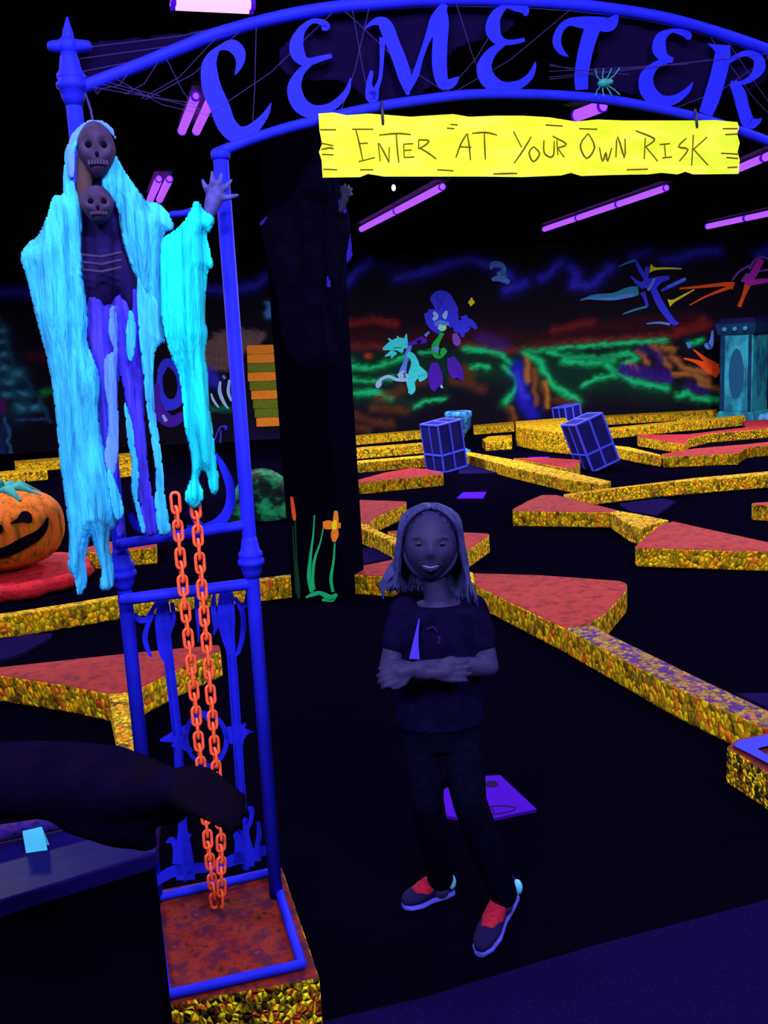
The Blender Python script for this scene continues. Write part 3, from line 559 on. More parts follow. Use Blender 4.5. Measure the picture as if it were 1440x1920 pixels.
for k, fd in enumerate(((-1, 0), (0, -1))):
    n = Mz @ Vector((fd[0], fd[1], 0)); u = Vector((-n.y, n.x, 0)); A = Matrix(((u.x, 0, n.x), (u.y, 0, n.y), (0, 1, 0)))
    MB().lathe(tb+n*.31+Vector((0, 0, .9)), [(1, -.01), (1, .012)], 28, sx=.14, sy=.46, axis=A).build('oval_recess', mat('deep_navy', (10, 6, 50)) if k == 0 else mat('mid_teal', (16, 70, 110)), t)
    for s in (-1, 1): MB().tube([tb+n*.32+u*s*.26+Vector((0, 0, .24)), tb+n*.32+u*s*.26+Vector((0, 0, 1.6))], .03, 8).build('corner_moulding', T2, t)
    for j in range(3): MB().ball(tb+n*.4+u*(j-1)*.2+Vector((0, 0, 1.72)), .045).build('stud', P['sky'] if (k == 0 and j == 2) else P['teal'], t, True)
rb = aty(1452, 775, 16.4); rb.z = 0; mb = MB()
for k in range(16):
    mb.ball(rb+Vector((random.uniform(-.25, .7), random.uniform(-.15, .15), random.uniform(.04, .22))), [random.uniform(.07, .14) for _ in range(3)], 10, 8)
tag(mb.build('rubble_heap', noise_mat('pale_blue_rock', [(.3, (14, 30, 70)), (.55, (70, 130, 180)), (.7, (40, 90, 140))], 9, (1, 1, 1), None, .5), None, True, (rb.x, rb.y, 0)), 'pale blue rubble heap at the tower\'s foot', 'rocks', kind='stuff')
GM = noise_mat('green_mound_paint', [(.36, (4, 4, 16)), (.48, (4, 30, 26)), (.58, (14, 120, 76)), (.68, (20, 150, 100)), (.78, (70, 40, 30))], 3.2, (1, 1, 1.6), None, .6)
for lab, (x0, x1), yt, yb, Y in (('green streaked rock mound left of the black pillar', (428, 560), 878, 945, 9.8), ('green streaked rock right of the black pillar', (610, 662), 852, 930, 10.4)):
    a = aty((x0+x1)/2, yb, Y); w = (x1-x0)/2*Y/FPX*1.02; zt_ = aty((x0+x1)/2, yt, Y).z; a.z = 0
    def bf(qv, w=w, h=zt_):
        k = 1+.12*math.sin(qv.x*5+qv.z*3)+.08*math.sin(qv.y*9); return Vector((qv.x*w*k, qv.y*.35*k, max(qv.z, -.1)*h))
    tag(MB().ball(a, 1, 40, 24, fn=bf).build('rock_mound', GM, None, True, a), lab, 'rock')

# ------------------------------------------------------------------ black pillar with painted flowers
pcn = (onz(548, 1122)+onz(640, 1130))/2; w = (onz(640, 1130)-onz(548, 1122)).length; pcn.z = 0; PD = .36
t = thing('painted_pillar', 'square black pillar with cattail and cross-shaped flower painted at its foot', 'pillar', (pcn.x, pcn.y+PD/2, 0))
fd = (onz(640, 1130)-onz(548, 1122)); fd.z = 0; fd.normalize(); fn_ = Vector((fd.y, -fd.x, 0)); ang = math.atan2(fd.y, fd.x)
cc = pcn-fn_*PD/2
MB().box((cc.x, cc.y, CZ/2), (w, PD, CZ-.01), ang).build('pillar_shaft', BLACK, t)
def pm(x, y, off):
    d = ray(x, y); k = (pcn-CC).dot(fn_)/d.dot(fn_); return CC+d*k+fn_*off
GR = mat('paint_seagreen', (24, 190, 120), .7, .1); GRD = mat('paint_dim_green', (8, 60, 36), .8, .1); OR = mat('paint_hot_orange', (255, 140, 40), .7, .1); ORR = mat('paint_red_orange', (240, 80, 40), .7, .1); YE = mat('paint_hot_yellow', (255, 245, 30), .7, .1)
mb = MB(); ribbon(mb, [(543, 931, 4), (545, 945, 7), (548, 968, 7), (549, 976, 3)], lambda x, y, o: pm(x+4, y, o), .001, .004); mb.build('painted_cattail', ORR, t)
mb = MB(); ribbon(mb, [(554, 978, 3), (556, 1040, 3), (559, 1100, 8), (561, 1126, 3)], pm, .001, .004); ribbon(mb, [(549, 985, 2), (553, 1060, 3), (557, 1110, 6)], pm, .001, .003); mb.build('painted_reed', GRD, t)
mb = MB()
for pts in ([(590, 966, 2), (588, 1000, 3), (583, 1040, 5), (580, 1080, 8), (585, 1110, 7)], [(607, 990, 2), (600, 1020, 3), (590, 1050, 5), (587, 1085, 5), (590, 1105, 4)], [(628, 1018, 3), (626, 1050, 4), (621, 1085, 6), (625, 1110, 5)], [(574, 1120, 3), (588, 1114, 8), (602, 1112, 7), (620, 1121, 12), (632, 1114, 6)], [(604, 1126, 8), (618, 1127, 8), (628, 1122, 5)]):
    ribbon(mb, pts, pm, .001, .004)
mb.build('painted_stem', GR, t)
mb = MB(); ribbon(mb, [(630, 958, 6), (630, 975, 10), (629, 985, 8), (628, 1003, 14), (627, 1016, 5)], pm, .001, .005); ribbon(mb, [(606, 984, 12), (616, 984, 17), (630, 985, 12), (639, 985, 10)], pm, .001, .0045); mb.build('painted_flower', OR, t)
mb = MB(); ribbon(mb, [(629, 975, 5), (628, 985, 10), (628, 993, 6)], pm, .001, .007); mb.build('flower_heart', YE, t)
#PART2
# ------------------------------------------------------------------ the gate
GA = math.radians(16); gd = Vector((math.cos(GA), math.sin(GA), 0)); gn = Vector((math.sin(GA), -math.cos(GA), 0))
PH = .2                                   # plinth height
GR0 = onz(518, 1680, PH)                  # foot of the right-hand pole
def gp(x, y, off=0):                      # point on the gate's plane, off metres toward the viewer
    d = ray(x, y); q = GR0+gn*off; return CC+d*((q-CC).dot(gn)/d.dot(gn))
# plinth
T = [onz(*k, PH) for k in ((306, 1884), (600, 1833), (528, 1622), (272, 1672))]; pcx = sum(T, Vector())/4
t = thing('brick_plinth', 'near brick plinth with mottled red top carrying the gate poles', 'plinth', (pcx.x, pcx.y, 0))
MB().prism([Vector((p.x, p.y, 0)) for p in T], T, 0, 1).build('brick_body', [STONEN, PLTOP], t, bevel=.01)
# gate
gate = thing('cemetery_gate', 'blue pipe gate arch with big uncial letters and ornate post on a brick plinth', 'gate', (GR0.x, GR0.y, PH), None)
rc = [onz(*k, PH+.014) for k in ((312, 1866), (566, 1808), (512, 1634), (290, 1684))]
def seg(a, b, r, nm, m=BLUE, ry=8): return MB().tube([a, b], r, 14).build(nm, m, gate, True)
for i in range(4): seg(rc[i], rc[(i+1) % 4], .0125, 'base_rail')
RT_ = gp(413, 285); RB_ = Vector(GR0)
def pole(bot, top, name='pole'):
    r = .019; mb = MB(); mb.tube([bot, top], r, 16, cap=False); return mb.build(name, BLUE, gate, True)
LB_ = onz(294, 1690, PH)
LT_ = gp(134, 150)
pole(RB_, RT_); pole(LB_, LT_)
ax = lambda a, b, t: a+(b-a)*t
def ring_at(px, py, a, b):
    best = min((abs(px_of(ax(a, b, k/400))[1]-py), k/400) for k in range(401))[1]; c = ax(a, b, best); d = (b-a).normalized()
    z = Vector((0, 0, 1)).rotation_difference(d).to_matrix()
    MB().lathe(c, [(.018, -.06), (.026, -.04), (.03, -.022), (.036, -.018), (.036, -.008), (.03, -.002), (.033, .004), (.033, .012), (.026, .02), (.022, .045), (.018, .06)], 20, axis=z).build('pole_collar', BLUE, gate, True)
ring_at(468, 1045, RB_, RT_); ring_at(235, 1065, LB_, LT_)
ring_at(0, 145, LB_, LT_)
# the far post of the gate, outside the photograph, that carries the other end of the arch
for k_, (tx_, ty_) in enumerate(((1560, 322), (1618, 178))):
    tp_ = gp(tx_, ty_); pole(Vector((tp_.x, tp_.y, 0)), tp_+Vector((0, 0, .03)))
MB().lathe(RT_, [(.019, -.02), (.024, -.015), (.024, .0), (.016, .006), (.0, .007)], 16).build('pole_cap', BLUE, gate, True)
# finial cross on the left pole
mb = MB(); mb.tube([LT_, gp(129, 95), gp(127, 60), gp(126, 34)], [.017, .018, .012, .003], 12)
mb.tube([gp(98, 87), gp(128, 87), gp(162, 86)], [.013, .017, .013], 12); mb.ball(gp(128, 87), .024)
mb.build('cross_finial', BLUE, gate, True)
def pipe(pts, r, nm, off=0): return MB().tube([gp(x, y, off) for x, y in catmull(pts, 8)], r, 12).build(nm, BLUE, gate, True)
pipe([(146, 168), (200, 146), (250, 127), (350, 86), (400, 66), (500, 38), (600, 18), (720, 6), (850, 0), (1000, 4), (1120, 14), (1240, 33), (1340, 60), (1440, 94), (1530, 132), (1620, 180)], .0155, 'outer_arch_pipe')
pipe([(405, 288), (470, 262), (540, 240), (600, 225), (700, 202), (820, 184), (900, 177), (1020, 178), (1130, 186), (1230, 203), (1320, 224), (1400, 250), (1480, 282), (1560, 322)], .0135, 'inner_arch_pipe')
LET = {'C': [[(441, 140, 3), (450, 118, 15), (448, 98, 24), (434, 86, 24), (412, 90, 10), (398, 106, 20), (392, 128, 30), (397, 165, 36), (412, 200, 37), (424, 232, 36), (443, 251, 34), (466, 248, 26), (487, 229, 17), (501, 210, 10), (508, 193, 2)]],
 'E': [[(603, 53, 8), (612, 50, 14), (604, 42, 12), (585, 40, 9), (566, 56, 15), (556, 82, 26), (560, 104, 26), (575, 116, 16), (600, 110, 11), (622, 104, 8)], [(582, 118, 10), (562, 138, 16), (552, 166, 27), (562, 195, 30), (586, 209, 26), (616, 203, 18), (640, 185, 14), (653, 165, 9), (657, 146, 2)]],
 'M': [[(684, 54, 2), (696, 44, 8), (712, 40, 18), (724, 50, 26), (736, 80, 26), (750, 115, 26), (760, 148, 24), (765, 178, 6)], [(717, 70, 12), (716, 110, 8), (713, 145, 7), (706, 165, 10), (698, 182, 24), (692, 160, 12), (696, 138, 8), (695, 132, 2)], [(764, 168, 12), (779, 140, 13), (790, 105, 10), (803, 70, 13), (820, 36, 26), (834, 8, 12)],
       [(830, 12, 12), (828, 40, 27), (825, 80, 28), (824, 120, 28), (829, 152, 24), (840, 158, 20), (852, 152, 14), (860, 144, 3)]],
 'E.': [[(985, 30, 6), (984, 18, 16), (966, 14, 14), (948, 12, 9), (930, 28, 20), (924, 54, 28), (932, 72, 22), (948, 79, 12), (968, 78, 9), (984, 74, 8)], [(944, 82, 10), (922, 98, 18), (908, 125, 28), (916, 150, 30), (940, 164, 24), (970, 160, 17), (992, 145, 13), (1001, 128, 8), (1004, 116, 2)]],
 'T': [[(1066, 106, 2), (1052, 96, 12), (1044, 78, 16), (1050, 56, 14), (1066, 42, 14), (1090, 42, 22), (1120, 44, 26), (1142, 46, 26), (1154, 34, 14), (1158, 28, 3)], [(1112, 50, 30), (1102, 80, 28), (1094, 115, 27), (1090, 145, 26), (1091, 168, 24)]],
 'E..': [[(1289, 74, 8), (1290, 66, 14), (1276, 60, 11), (1258, 58, 8), (1240, 70, 20), (1236, 92, 26), (1246, 108, 18), (1262, 113, 10)], [(1256, 112, 10), (1230, 122, 14), (1212, 145, 26), (1216, 172, 30), (1238, 189, 24), (1264, 187, 17), (1284, 174, 12), (1294, 163, 7), (1299, 154, 2)]],
 'R': [[(1328, 82, 2), (1340, 88, 10), (1352, 96, 22)], [(1356, 84, 26), (1354, 110, 30), (1346, 145, 30), (1334, 185, 30), (1323, 214, 26)], [(1362, 118, 8), (1378, 108, 9), (1400, 100, 12), (1420, 108, 18), (1424, 126, 22), (1412, 144, 14), (1392, 155, 8), (1370, 154, 5)], [(1374, 154, 16), (1386, 175, 24), (1394, 205, 24), (1404, 230, 24), (1420, 228, 12), (1428, 222, 2)]],
 'Y': [[(1470, 130, 4), (1486, 140, 16), (1500, 165, 24), (1516, 190, 18)], [(1560, 150, 8), (1545, 175, 18), (1524, 205, 22), (1505, 240, 22), (1492, 262, 8)]]}
for k, st_ in LET.items():
    mb = MB()
    for i, s_ in enumerate(st_): ribbon(mb, s_, gp, -.008-.0007*i, .008+.0007*i, n=8)
    mb.build('gate_letter', BLUE, gate)
# cross bars and cast ornament of the post
mb = MB(); mb.tube([gp(226, 1020), gp(464, 984)], .014, 12).build('cross_bar', BLUE, gate, True)
mb = MB(); mb.tube([gp(234, 1124), gp(474, 1094)], .016, 12).build('cross_bar', BLUE, gate, True)
bo = -.09
def orn(nm, strokes, o0=-.012, o1=.012):
    mb = MB()
    for i, s_ in enumerate(strokes): ribbon(mb, s_, lambda x, y, o: gp(x, y, bo+o), o0-.001*i, o1+.001*i, n=6)
    return mb.build(nm, BLUE, gate)
MB().tube([gp(303, 1120, bo), gp(318, 1250, bo), gp(333, 1380, bo), gp(348, 1645, bo)], .0135, 10).build('fluted_post', BLUE, gate, True)
MB().tube([gp(424, 1105, bo), gp(436, 1250, bo), gp(446, 1400, bo), gp(462, 1625, bo)], .0135, 10).build('fluted_post', BLUE, gate, True)
for dx, pts in ((0, [(303, 1140), (318, 1250), (333, 1378)]), (0, [(424, 1130), (436, 1250), (446, 1400), (455, 1540)])):
    for s_ in (-1, 1): MB().tube([gp(x+s_*7, y, bo+.012) for x, y in pts], .0035, 6).build('post_flute', BLUE, gate, True)
orn('scroll_crest', [[(404, 850, 5), (420, 880, 14), (432, 915, 17), (430, 950, 18), (412, 978, 20), (380, 992, 18), (350, 990, 12)], [(244, 962, 8), (256, 985, 16), (280, 994, 16), (300, 985, 8)], [(356, 955, 6), (366, 975, 12), (378, 985, 10)]])
orn('leaf_capital', [[(252, 1150, 4), (262, 1162, 12), (275, 1160, 10), (288, 1140, 8), (300, 1120, 6)], [(288, 1150, 6), (276, 1175, 9), (272, 1200, 10), (280, 1225, 7), (286, 1232, 2)], [(306, 1125, 20), (306, 1170, 30), (308, 1220, 22), (310, 1240, 8)], [(322, 1130, 8), (326, 1160, 8), (318, 1190, 4)]])
orn('leaf_capital', [[(402, 1110, 6), (400, 1140, 10), (404, 1175, 9), (400, 1190, 2)], [(424, 1110, 26), (424, 1160, 34), (428, 1200, 22), (432, 1230, 8)], [(440, 1120, 8), (455, 1150, 10), (455, 1190, 10), (448, 1220, 8), (442, 1230, 4)], [(464, 1105, 6), (462, 1130, 10), (452, 1142, 6)]])
orn('pendant_ornament', [[(368, 1110, 10), (370, 1150, 8), (372, 1185, 4), (372, 1205, 2)]])
ring = [(342+6, 1380, 9), (358, 1352, 9), (384, 1338, 9), (410, 1350, 9), (424, 1378, 9), (420, 1410, 9), (400, 1434, 9), (376, 1430, 8), (356, 1412, 8), (348, 1380, 8)]
orn('centre_ring', [ring])
orn('leaf_boss', [[(300, 1388, 4), (318, 1384, 16), (338, 1376, 26), (352, 1362, 10), (362, 1350, 3)], [(322, 1398, 6), (340, 1396, 16), (360, 1410, 8)], [(378, 1332, 3), (384, 1340, 12), (390, 1352, 3)]])
orn('leaf_boss', [[(418, 1368, 8), (436, 1376, 38), (452, 1374, 30), (464, 1372, 10), (476, 1372, 2)], [(442, 1352, 6), (446, 1372, 24), (448, 1396, 14), (444, 1406, 4)], [(460, 1356, 5), (452, 1368, 10)], [(455, 1396, 6), (448, 1384, 10)]])
orn('base_scroll', [[(342, 1512, 2), (342, 1545, 12), (344, 1580, 26), (347, 1620, 34), (348, 1650, 36)], [(312, 1580, 4), (322, 1575, 12), (330, 1590, 12), (330, 1620, 14)], [(356, 1563, 8), (350, 1575, 10)]])
orn('base_scroll', [[(440, 1560, 10), (448, 1580, 16), (452, 1620, 30)], [(464, 1515, 6), (472, 1518, 10), (470, 1540, 8), (462, 1560, 10), (468, 1600, 16), (470, 1625, 14)], [(484, 1540, 6), (486, 1565, 10), (482, 1590, 10), (484, 1615, 12)]])
orn('base_scroll', [[(290, 1655, 16), (330, 1632, 22), (400, 1625, 18), (450, 1608, 22), (504, 1592, 18)]])

# ------------------------------------------------------------------ sign
YB = noise_mat('yellow_sign_paint', [(.25, (184, 218, 30)), (.5, (206, 236, 50)), (.75, (224, 246, 84))], 6, (1, 1, 4), None, .05)
sc_ = gp(990, 275, .03); sign = thing('wooden_sign', 'yellow plank sign reading enter at your own risk, hanging from the arch', 'sign', sc_)
top = [(597, 213), (625, 211), (650, 216), (690, 213), (720, 215), (770, 219), (800, 217), (850, 214), (880, 219), (930, 217), (980, 217), (1030, 220), (1080, 228), (1120, 224), (1170, 226), (1240, 226), (1300, 226), (1340, 225), (1383, 229)]
rgt = [(1386, 240), (1382, 250), (1387, 268), (1383, 285), (1387, 300), (1385, 326)]
bot_ = [(1300, 327), (1285, 322), (1270, 327), (1240, 324), (1215, 327), (1150, 328), (1090, 330), (1070, 324), (1052, 329), (980, 332), (900, 331), (800, 331), (720, 331), (690, 326), (675, 332), (605, 333)]
lft = [(603, 300), (598, 285), (604, 270), (599, 245)]
O = top+rgt+bot_+lft
mb = MB(); F_ = [gp(x, y, .034) for x, y in O]; B_ = [gp(x, y, .014) for x, y in O]; mb.prism(B_, F_); mb.build('plank', YB, sign)
DK = mat('dark_carving', (96, 70, 6), .9, .05); 
def sg(x, y, o=0): return gp(x, y, .034+o)
def words(name, strokes, w=3.2):
    mb = MB()
    for s_ in strokes: ribbon(mb, [(x, y, w*(1 if 0 < i < len(s_)-1 else .7)) for i, (x, y) in enumerate(s_)], sg, -.002, .0012, n=3)
    mb.build(name, DK, sign)
words('word_enter', [[(660, 242), (700, 242)], [(667, 243), (674, 270), (680, 300)], [(672, 269), (690, 268)], [(672, 303), (703, 295)], [(709, 268), (713, 302)], [(710, 268), (720, 285), (729, 304)], [(729, 304), (730, 276)], [(711, 253), (745, 250), (770, 252)], [(743, 250), (745, 280), (748, 305)], [(757, 270), (758, 295)], [(757, 270), (775, 269)], [(758, 282), (772, 281)], [(758, 295), (777, 294)], [(785, 262), (785, 279)], [(785, 262), (803, 263), (800, 270), (785, 279)], [(787, 277), (805, 288), (818, 298)]])
words('word_at', [[(875, 251), (864, 270), (855, 295)], [(876, 250), (880, 275), (882, 300)], [(862, 275), (884, 276)], [(885, 250), (910, 248), (932, 253)], [(908, 250), (909, 275), (910, 299)]])
words('word_your', [[(963, 246), (978, 276)], [(996, 256), (982, 280), (964, 306)], [(1000, 275), (992, 286), (1000, 303), (1012, 288), (1000, 274)], [(1020, 263), (1020, 285), (1030, 294), (1038, 290), (1039, 264)], [(1044, 262), (1046, 290)], [(1036, 255), (1062, 270), (1046, 277)], [(1046, 278), (1058, 295)]])
words('word_own', [[(1103, 250), (1088, 272), (1100, 297), (1115, 276), (1104, 251)], [(1124, 276), (1130, 303), (1136, 285), (1139, 303), (1147, 277)], [(1155, 295), (1158, 256), (1171, 296), (1172, 260)]])
words('word_risk', [[(1192, 245), (1220, 256), (1227, 263), (1211, 275)], [(1210, 258), (1208, 298)], [(1211, 275), (1233, 302)], [(1237, 271), (1256, 269)], [(1246, 270), (1248, 295)], [(1242, 296), (1260, 294)], [(1287, 259), (1272, 275), (1290, 280), (1274, 302)], [(1300, 253), (1297, 310)], [(1326, 257), (1300, 280)], [(1300, 279), (1328, 310)]])
words('wood_grain', [[(600, 243), (630, 243)], [(602, 268), (625, 273)], [(602, 280), (618, 277), (626, 279)], [(604, 289), (625, 290)], [(606, 317), (632, 318)], [(838, 240), (852, 241)], [(845, 233), (858, 234)], [(1023, 234), (1055, 236)], [(1086, 241), (1120, 242)], [(925, 326), (955, 325), (970, 325)], [(1175, 318), (1215, 317)], [(1355, 241), (1383, 241)], [(1360, 252), (1384, 251)], [(1352, 287), (1386, 289)], [(1362, 295), (1384, 297)], [(1364, 314), (1383, 313)], [(675, 318), (700, 318)], [(820, 318), (850, 320)]], 3.4)
for x, y0, y1 in ((717, 190, 232), (1306, 205, 238)):
    MB().tube([gp(x-2, y0, .02), gp(x, (y0+y1)/2, .045), gp(x+1, y1, .036)], .0035, 8).build('hanging_hook', mat('dark_hook', (30, 20, 60), .5, .3), sign, True)

# ------------------------------------------------------------------ cobweb and spider on the arch
WEB = mat('pale_web_thread', (70, 58, 150), .9, 0, alpha=.3); WEBS = mat('web_gauze', (52, 36, 140), .9, 0, alpha=.055)
mb = MB()
for k in range(20):
    x0 = random.uniform(170, 1500); x1 = max(190, x0+random.uniform(-260, 260)); up = lambda x: 95*((x-870)/560)**2+2; dn = lambda x: 180+90*((x-960)/540)**2 if x > 420 else 90+(420-x)*.3+.55*(x-170)
    a = gp(x0, up(x0)+4, .01); b = gp(x1, min(dn(x1), 300)-4, .01); mid = (a+b)/2+Vector((0, 0, -.02)); mb.tube([a, mid, b], .0011, 4, cap=False)
for y0, x1, y1 in ((175, 440, 62), (150, 470, 50), (130, 520, 30), (185, 370, 195), (172, 380, 205), (165, 300, 180)): mb.tube([gp(150, y0-40 if x1 > 400 else y0-25, .01), gp((150+x1)/2, (y0+y1)/2-12, .01), gp(x1, y1, .01)], .0012, 4, cap=False)
for x, y in ((1150, 150), (1180, 140), (1290, 120), (1400, 105), (1440, 100)): mb.tube([gp(1030, 120+(x-1150)*.1, .012), gp(x, y, .012)], .001, 4, cap=False)
tag(mb.build('cobweb', WEB, None, False, gp(700, 100)), 'thin violet grey cobweb threads stretched across the lettered arch', 'cobweb', kind='stuff')
sp = gp(1132, 156, .02); t = thing('plastic_spider', 'small teal plastic spider on the cobweb right of the letter T', 'spider', sp)
TS = mat('teal_plastic', (30, 120, 130), .5, .2)
MB().ball(sp, (.017, .012, .012)).ball(sp+gd*.02+Vector((0, 0, .004)), .008).build('spider_body', TS, t, True)
for s_ in (-1, 1):
    for k in range(4): MB().tube([sp, sp+Vector((.016*(k-1.2), 0, .018*s_)), sp+Vector((.022*(k-1.2), 0, .034*s_))+gn*.008], .0018, 5).build('spider_leg', TS, t, True)

# ------------------------------------------------------------------ cloth: a traced outline given real folds, depth and thickness
def inside(px, py, poly):
    c = False; n = len(poly); j = n-1
    for i in range(n):
        xi, yi = poly[i]; xj, yj = poly[j]
        if (yi > py) != (yj > py) and px < (xj-xi)*(py-yi)/(yj-yi+1e-12)+xi: c = not c
        j = i
    return c
def nearest(px, py, poly):
    b = None
    for i in range(len(poly)):
        x0, y0 = poly[i]; x1, y1 = poly[(i+1) % len(poly)]; ux, uy = x1-x0, y1-y0; L = ux*ux+uy*uy+1e-9
        t = min(1, max(0, ((px-x0)*ux+(py-y0)*uy)/L)); qx, qy = x0+t*ux, y0+t*uy; d = math.hypot(px-qx, py-qy)
        if b is None or d < b[0]: b = (d, qx, qy)
    return b
def cloth(name, poly, m, parent, off, bulge=.03, fold=.012, freq=.11, step=5., drift=.25, fray=1.1, pw=None, thick=.003, fm=None):
    poly = [tuple(p) for p in catmull(poly, 4, True)]
    rs = np.random.RandomState(len(poly)+int(poly[0][0]))
    poly = [(x+rs.uniform(-1, 1)*fray*.5, y+rs.uniform(-1, 1)*fray) for x, y in poly]
    xs = [p[0] for p in poly]; ys = [p[1] for p in poly]; nx = int((max(xs)-min(xs))/step)+2; ny = int((max(ys)-min(ys))/step)+2; x0, y0 = min(xs)-.5*step, min(ys)-.5*step
    idx = {}; V = []; F = []
    ph = rs.uniform(0, 6, 4)
    def vert(i, j):
        if (i, j) in idx: return idx[i, j]
        x, y = x0+i*step, y0+j*step; d, qx, qy = nearest(x, y, poly)
        if not inside(x, y, poly) or d < step*.35: x, y = qx, qy; d = 0
        u = x+drift*(y-y0)*-.3
        f = math.sin(u*freq+ph[0]+.5*math.sin(y*.012+ph[1]))*.6+math.sin(u*freq*2.3+ph[2]+y*.01)*.3+math.sin(y*.03+u*.02+ph[3])*.25
        o = off+fold*f+bulge*.6*min(1, d/34.)**.8
        V.append((fm or gp)(x, y, o)); idx[i, j] = len(V)-1; return idx[i, j]
    for i in range(nx):
        for j in range(ny):
            if inside(x0+(i+.5)*step, y0+(j+.5)*step, poly): F.append((vert(i, j), vert(i+1, j), vert(i+1, j+1), vert(i, j+1)))
    mb = MB(); mb.add(V, F); o = mb.build(name, m, parent, True)
    s_ = o.modifiers.new('thickness', 'SOLIDIFY'); s_.thickness = thick; s_.offset = 0
    return o
def gauze(name, col, var=.25):
    m = noise_mat(name, [(.3, tuple(int(v*(1-var)) for v in col)), (.55, col), (.75, tuple(min(255, int(v*(1+var*.4))) for v in col))], 18, (2.5, 2.5, .35), None, .5); return m
CY = gauze('cyan_gauze', (48, 172, 244)); CY2 = gauze('bright_cyan_gauze', (14, 204, 240), .15); IND = gauze('indigo_gauze', (58, 50, 232), .4); DKG = mat('dark_gauze', (20, 12, 70), .9, .05, var=.5, scale=20); SKY = gauze('sky_gauze', (80, 130, 255), .2)
hb = gp(180, 420, .12)
for lab, pts in (('faint violet cobweb sheet above the left end of the arch', [(150, 88), (230, 74), (330, 62), (430, 50), (380, 72), (280, 108), (200, 138), (152, 160)]),
                 ('faint violet cobweb sheet inside the arch around the letter M', [(560, 60), (700, 24), (840, 12), (960, 16), (950, 60), (860, 90), (800, 170), (700, 190), (640, 150), (560, 150), (520, 110)]),
                 ('faint violet cobweb sheet inside the arch right of the letter T', [(1130, 30), (1240, 50), (1400, 96), (1440, 150), (1330, 190), (1240, 190), (1150, 170), (1100, 170), (1120, 100)])):
    o_ = cloth('cobweb_sheet', pts, WEBS, None, -.03, .0, .006, .08, 9, thick=.0008); tag(o_, lab, 'cobweb')
gh = thing('hanging_skeleton', 'skeleton ghoul in glowing cyan gauze robe hanging on the left gate pole', 'halloween prop', hb)
cloth('robe_side', [(136, 262), (152, 240), (150, 262), (140, 290), (138, 330), (142, 356), (152, 385), (154, 420), (152, 455), (156, 520), (164, 590), (164, 640), (172, 665), (186, 705), (188, 730), (183, 770), (192, 830), (204, 872), (214, 905), (222, 950), (216, 985), (206, 1000), (205, 1030), (212, 1060), (212, 1100), (200, 1108), (188, 1102), (190, 1070), (182, 1040), (172, 1010), (166, 1016), (160, 1050), (163, 1090), (156, 1110), (146, 1116), (140, 1088), (128, 1060), (131, 1010), (124, 950), (118, 900), (112, 860), (106, 790), (98, 720), (86, 660), (72, 610), (60, 560), (50, 520), (38, 480), (52, 458), (72, 440), (86, 412), (96, 378), (104, 366), (117, 362), (120, 320), (124, 280)], CY, gh, .10, .05, .014, .10, 3.6)
cloth('robe_side', [(214, 292), (222, 300), (240, 330), (262, 360), (276, 378), (296, 382), (314, 398), (322, 412), (326, 430), (306, 448), (306, 560), (302, 585), (284, 566), (262, 532), (248, 505), (236, 470), (226, 430), (222, 400), (214, 380), (200, 366), (190, 340), (200, 318)], CY, gh, .10, .035, .014, .10, 3.6)
cloth('hood', [(128, 330), (124, 290), (132, 258), (150, 236), (175, 224), (195, 228), (212, 244), (217, 262), (206, 248), (188, 236), (168, 238), (152, 252), (142, 282), (140, 330)], SKY, gh, .115, .02, .004, .1, 4)
cloth('robe_sleeve', [(368, 376), (384, 396), (401, 408), (396, 430), (388, 442), (394, 470), (399, 498), (390, 510), (386, 545), (384, 600), (389, 625), (384, 665), (389, 700), (392, 760), (400, 820), (405, 865), (411, 905), (404, 928), (394, 920), (388, 890), (378, 884), (372, 900), (382, 925), (376, 945), (362, 953), (347, 938), (350, 915), (360, 890), (358, 850), (346, 800), (342, 750), (334, 700), (322, 670), (312, 640), (304, 600), (300, 560), (300, 500), (304, 450), (316, 440), (340, 420), (352, 404)], CY2, gh, .14, .05, .016, .12, 3.6)
cloth('robe_sleeve', [(256, 520), (275, 545), (302, 572), (304, 610), (310, 640), (296, 650), (288, 680), (288, 730), (292, 780), (300, 830), (306, 880), (308, 920), (315, 965), (320, 998), (300, 1003), (294, 985), (290, 940), (292, 890), (284, 830), (274, 760), (268, 700), (262, 640), (258, 580)], CY, gh, .12, .02, .008, .12, 4.5)
for pts in ([(206, 582), (216, 575), (220, 610), (221, 660), (218, 720), (222, 780), (222, 840), (216, 880), (210, 905), (200, 880), (196, 850), (204, 800), (200, 750), (194, 710), (198, 670), (214, 655), (204, 630)],
            [(240, 590), (249, 586), (254, 620), (252, 660), (244, 680), (236, 650)], [(232, 750), (241, 770), (248, 800), (253, 840), (260, 880), (258, 925), (265, 960), (274, 995), (268, 1000), (262, 985), (254, 950), (246, 910), (248, 870), (240, 830), (236, 790)],
            [(226, 930), (232, 960), (226, 975), (216, 970), (210, 950), (200, 900), (206, 880)]):
    cloth('gauze_strip', pts, CY if pts[0][0] != 206 else SKY, gh, .125, .012, .006, .2, 3.5)
cloth('under_gauze', [(166, 560), (200, 566), (256, 540), (262, 600), (268, 700), (272, 800), (280, 900), (292, 960), (296, 1000), (272, 998), (262, 940), (256, 890), (250, 830), (236, 760), (226, 700), (218, 760), (222, 850), (218, 900), (222, 950), (234, 1000), (218, 1000), (206, 940), (200, 880), (190, 820), (186, 760), (180, 700), (168, 650)], IND, gh, .085, .02, .014, .16, 4.5)
cloth('torso_shroud', [(140, 350), (160, 330), (200, 345), (216, 380), (226, 430), (238, 480), (254, 520), (258, 570), (240, 586), (215, 572), (190, 580), (164, 572), (156, 520), (152, 455), (152, 400)], DKG, gh, .07, .05, .01, .15, 4.5)
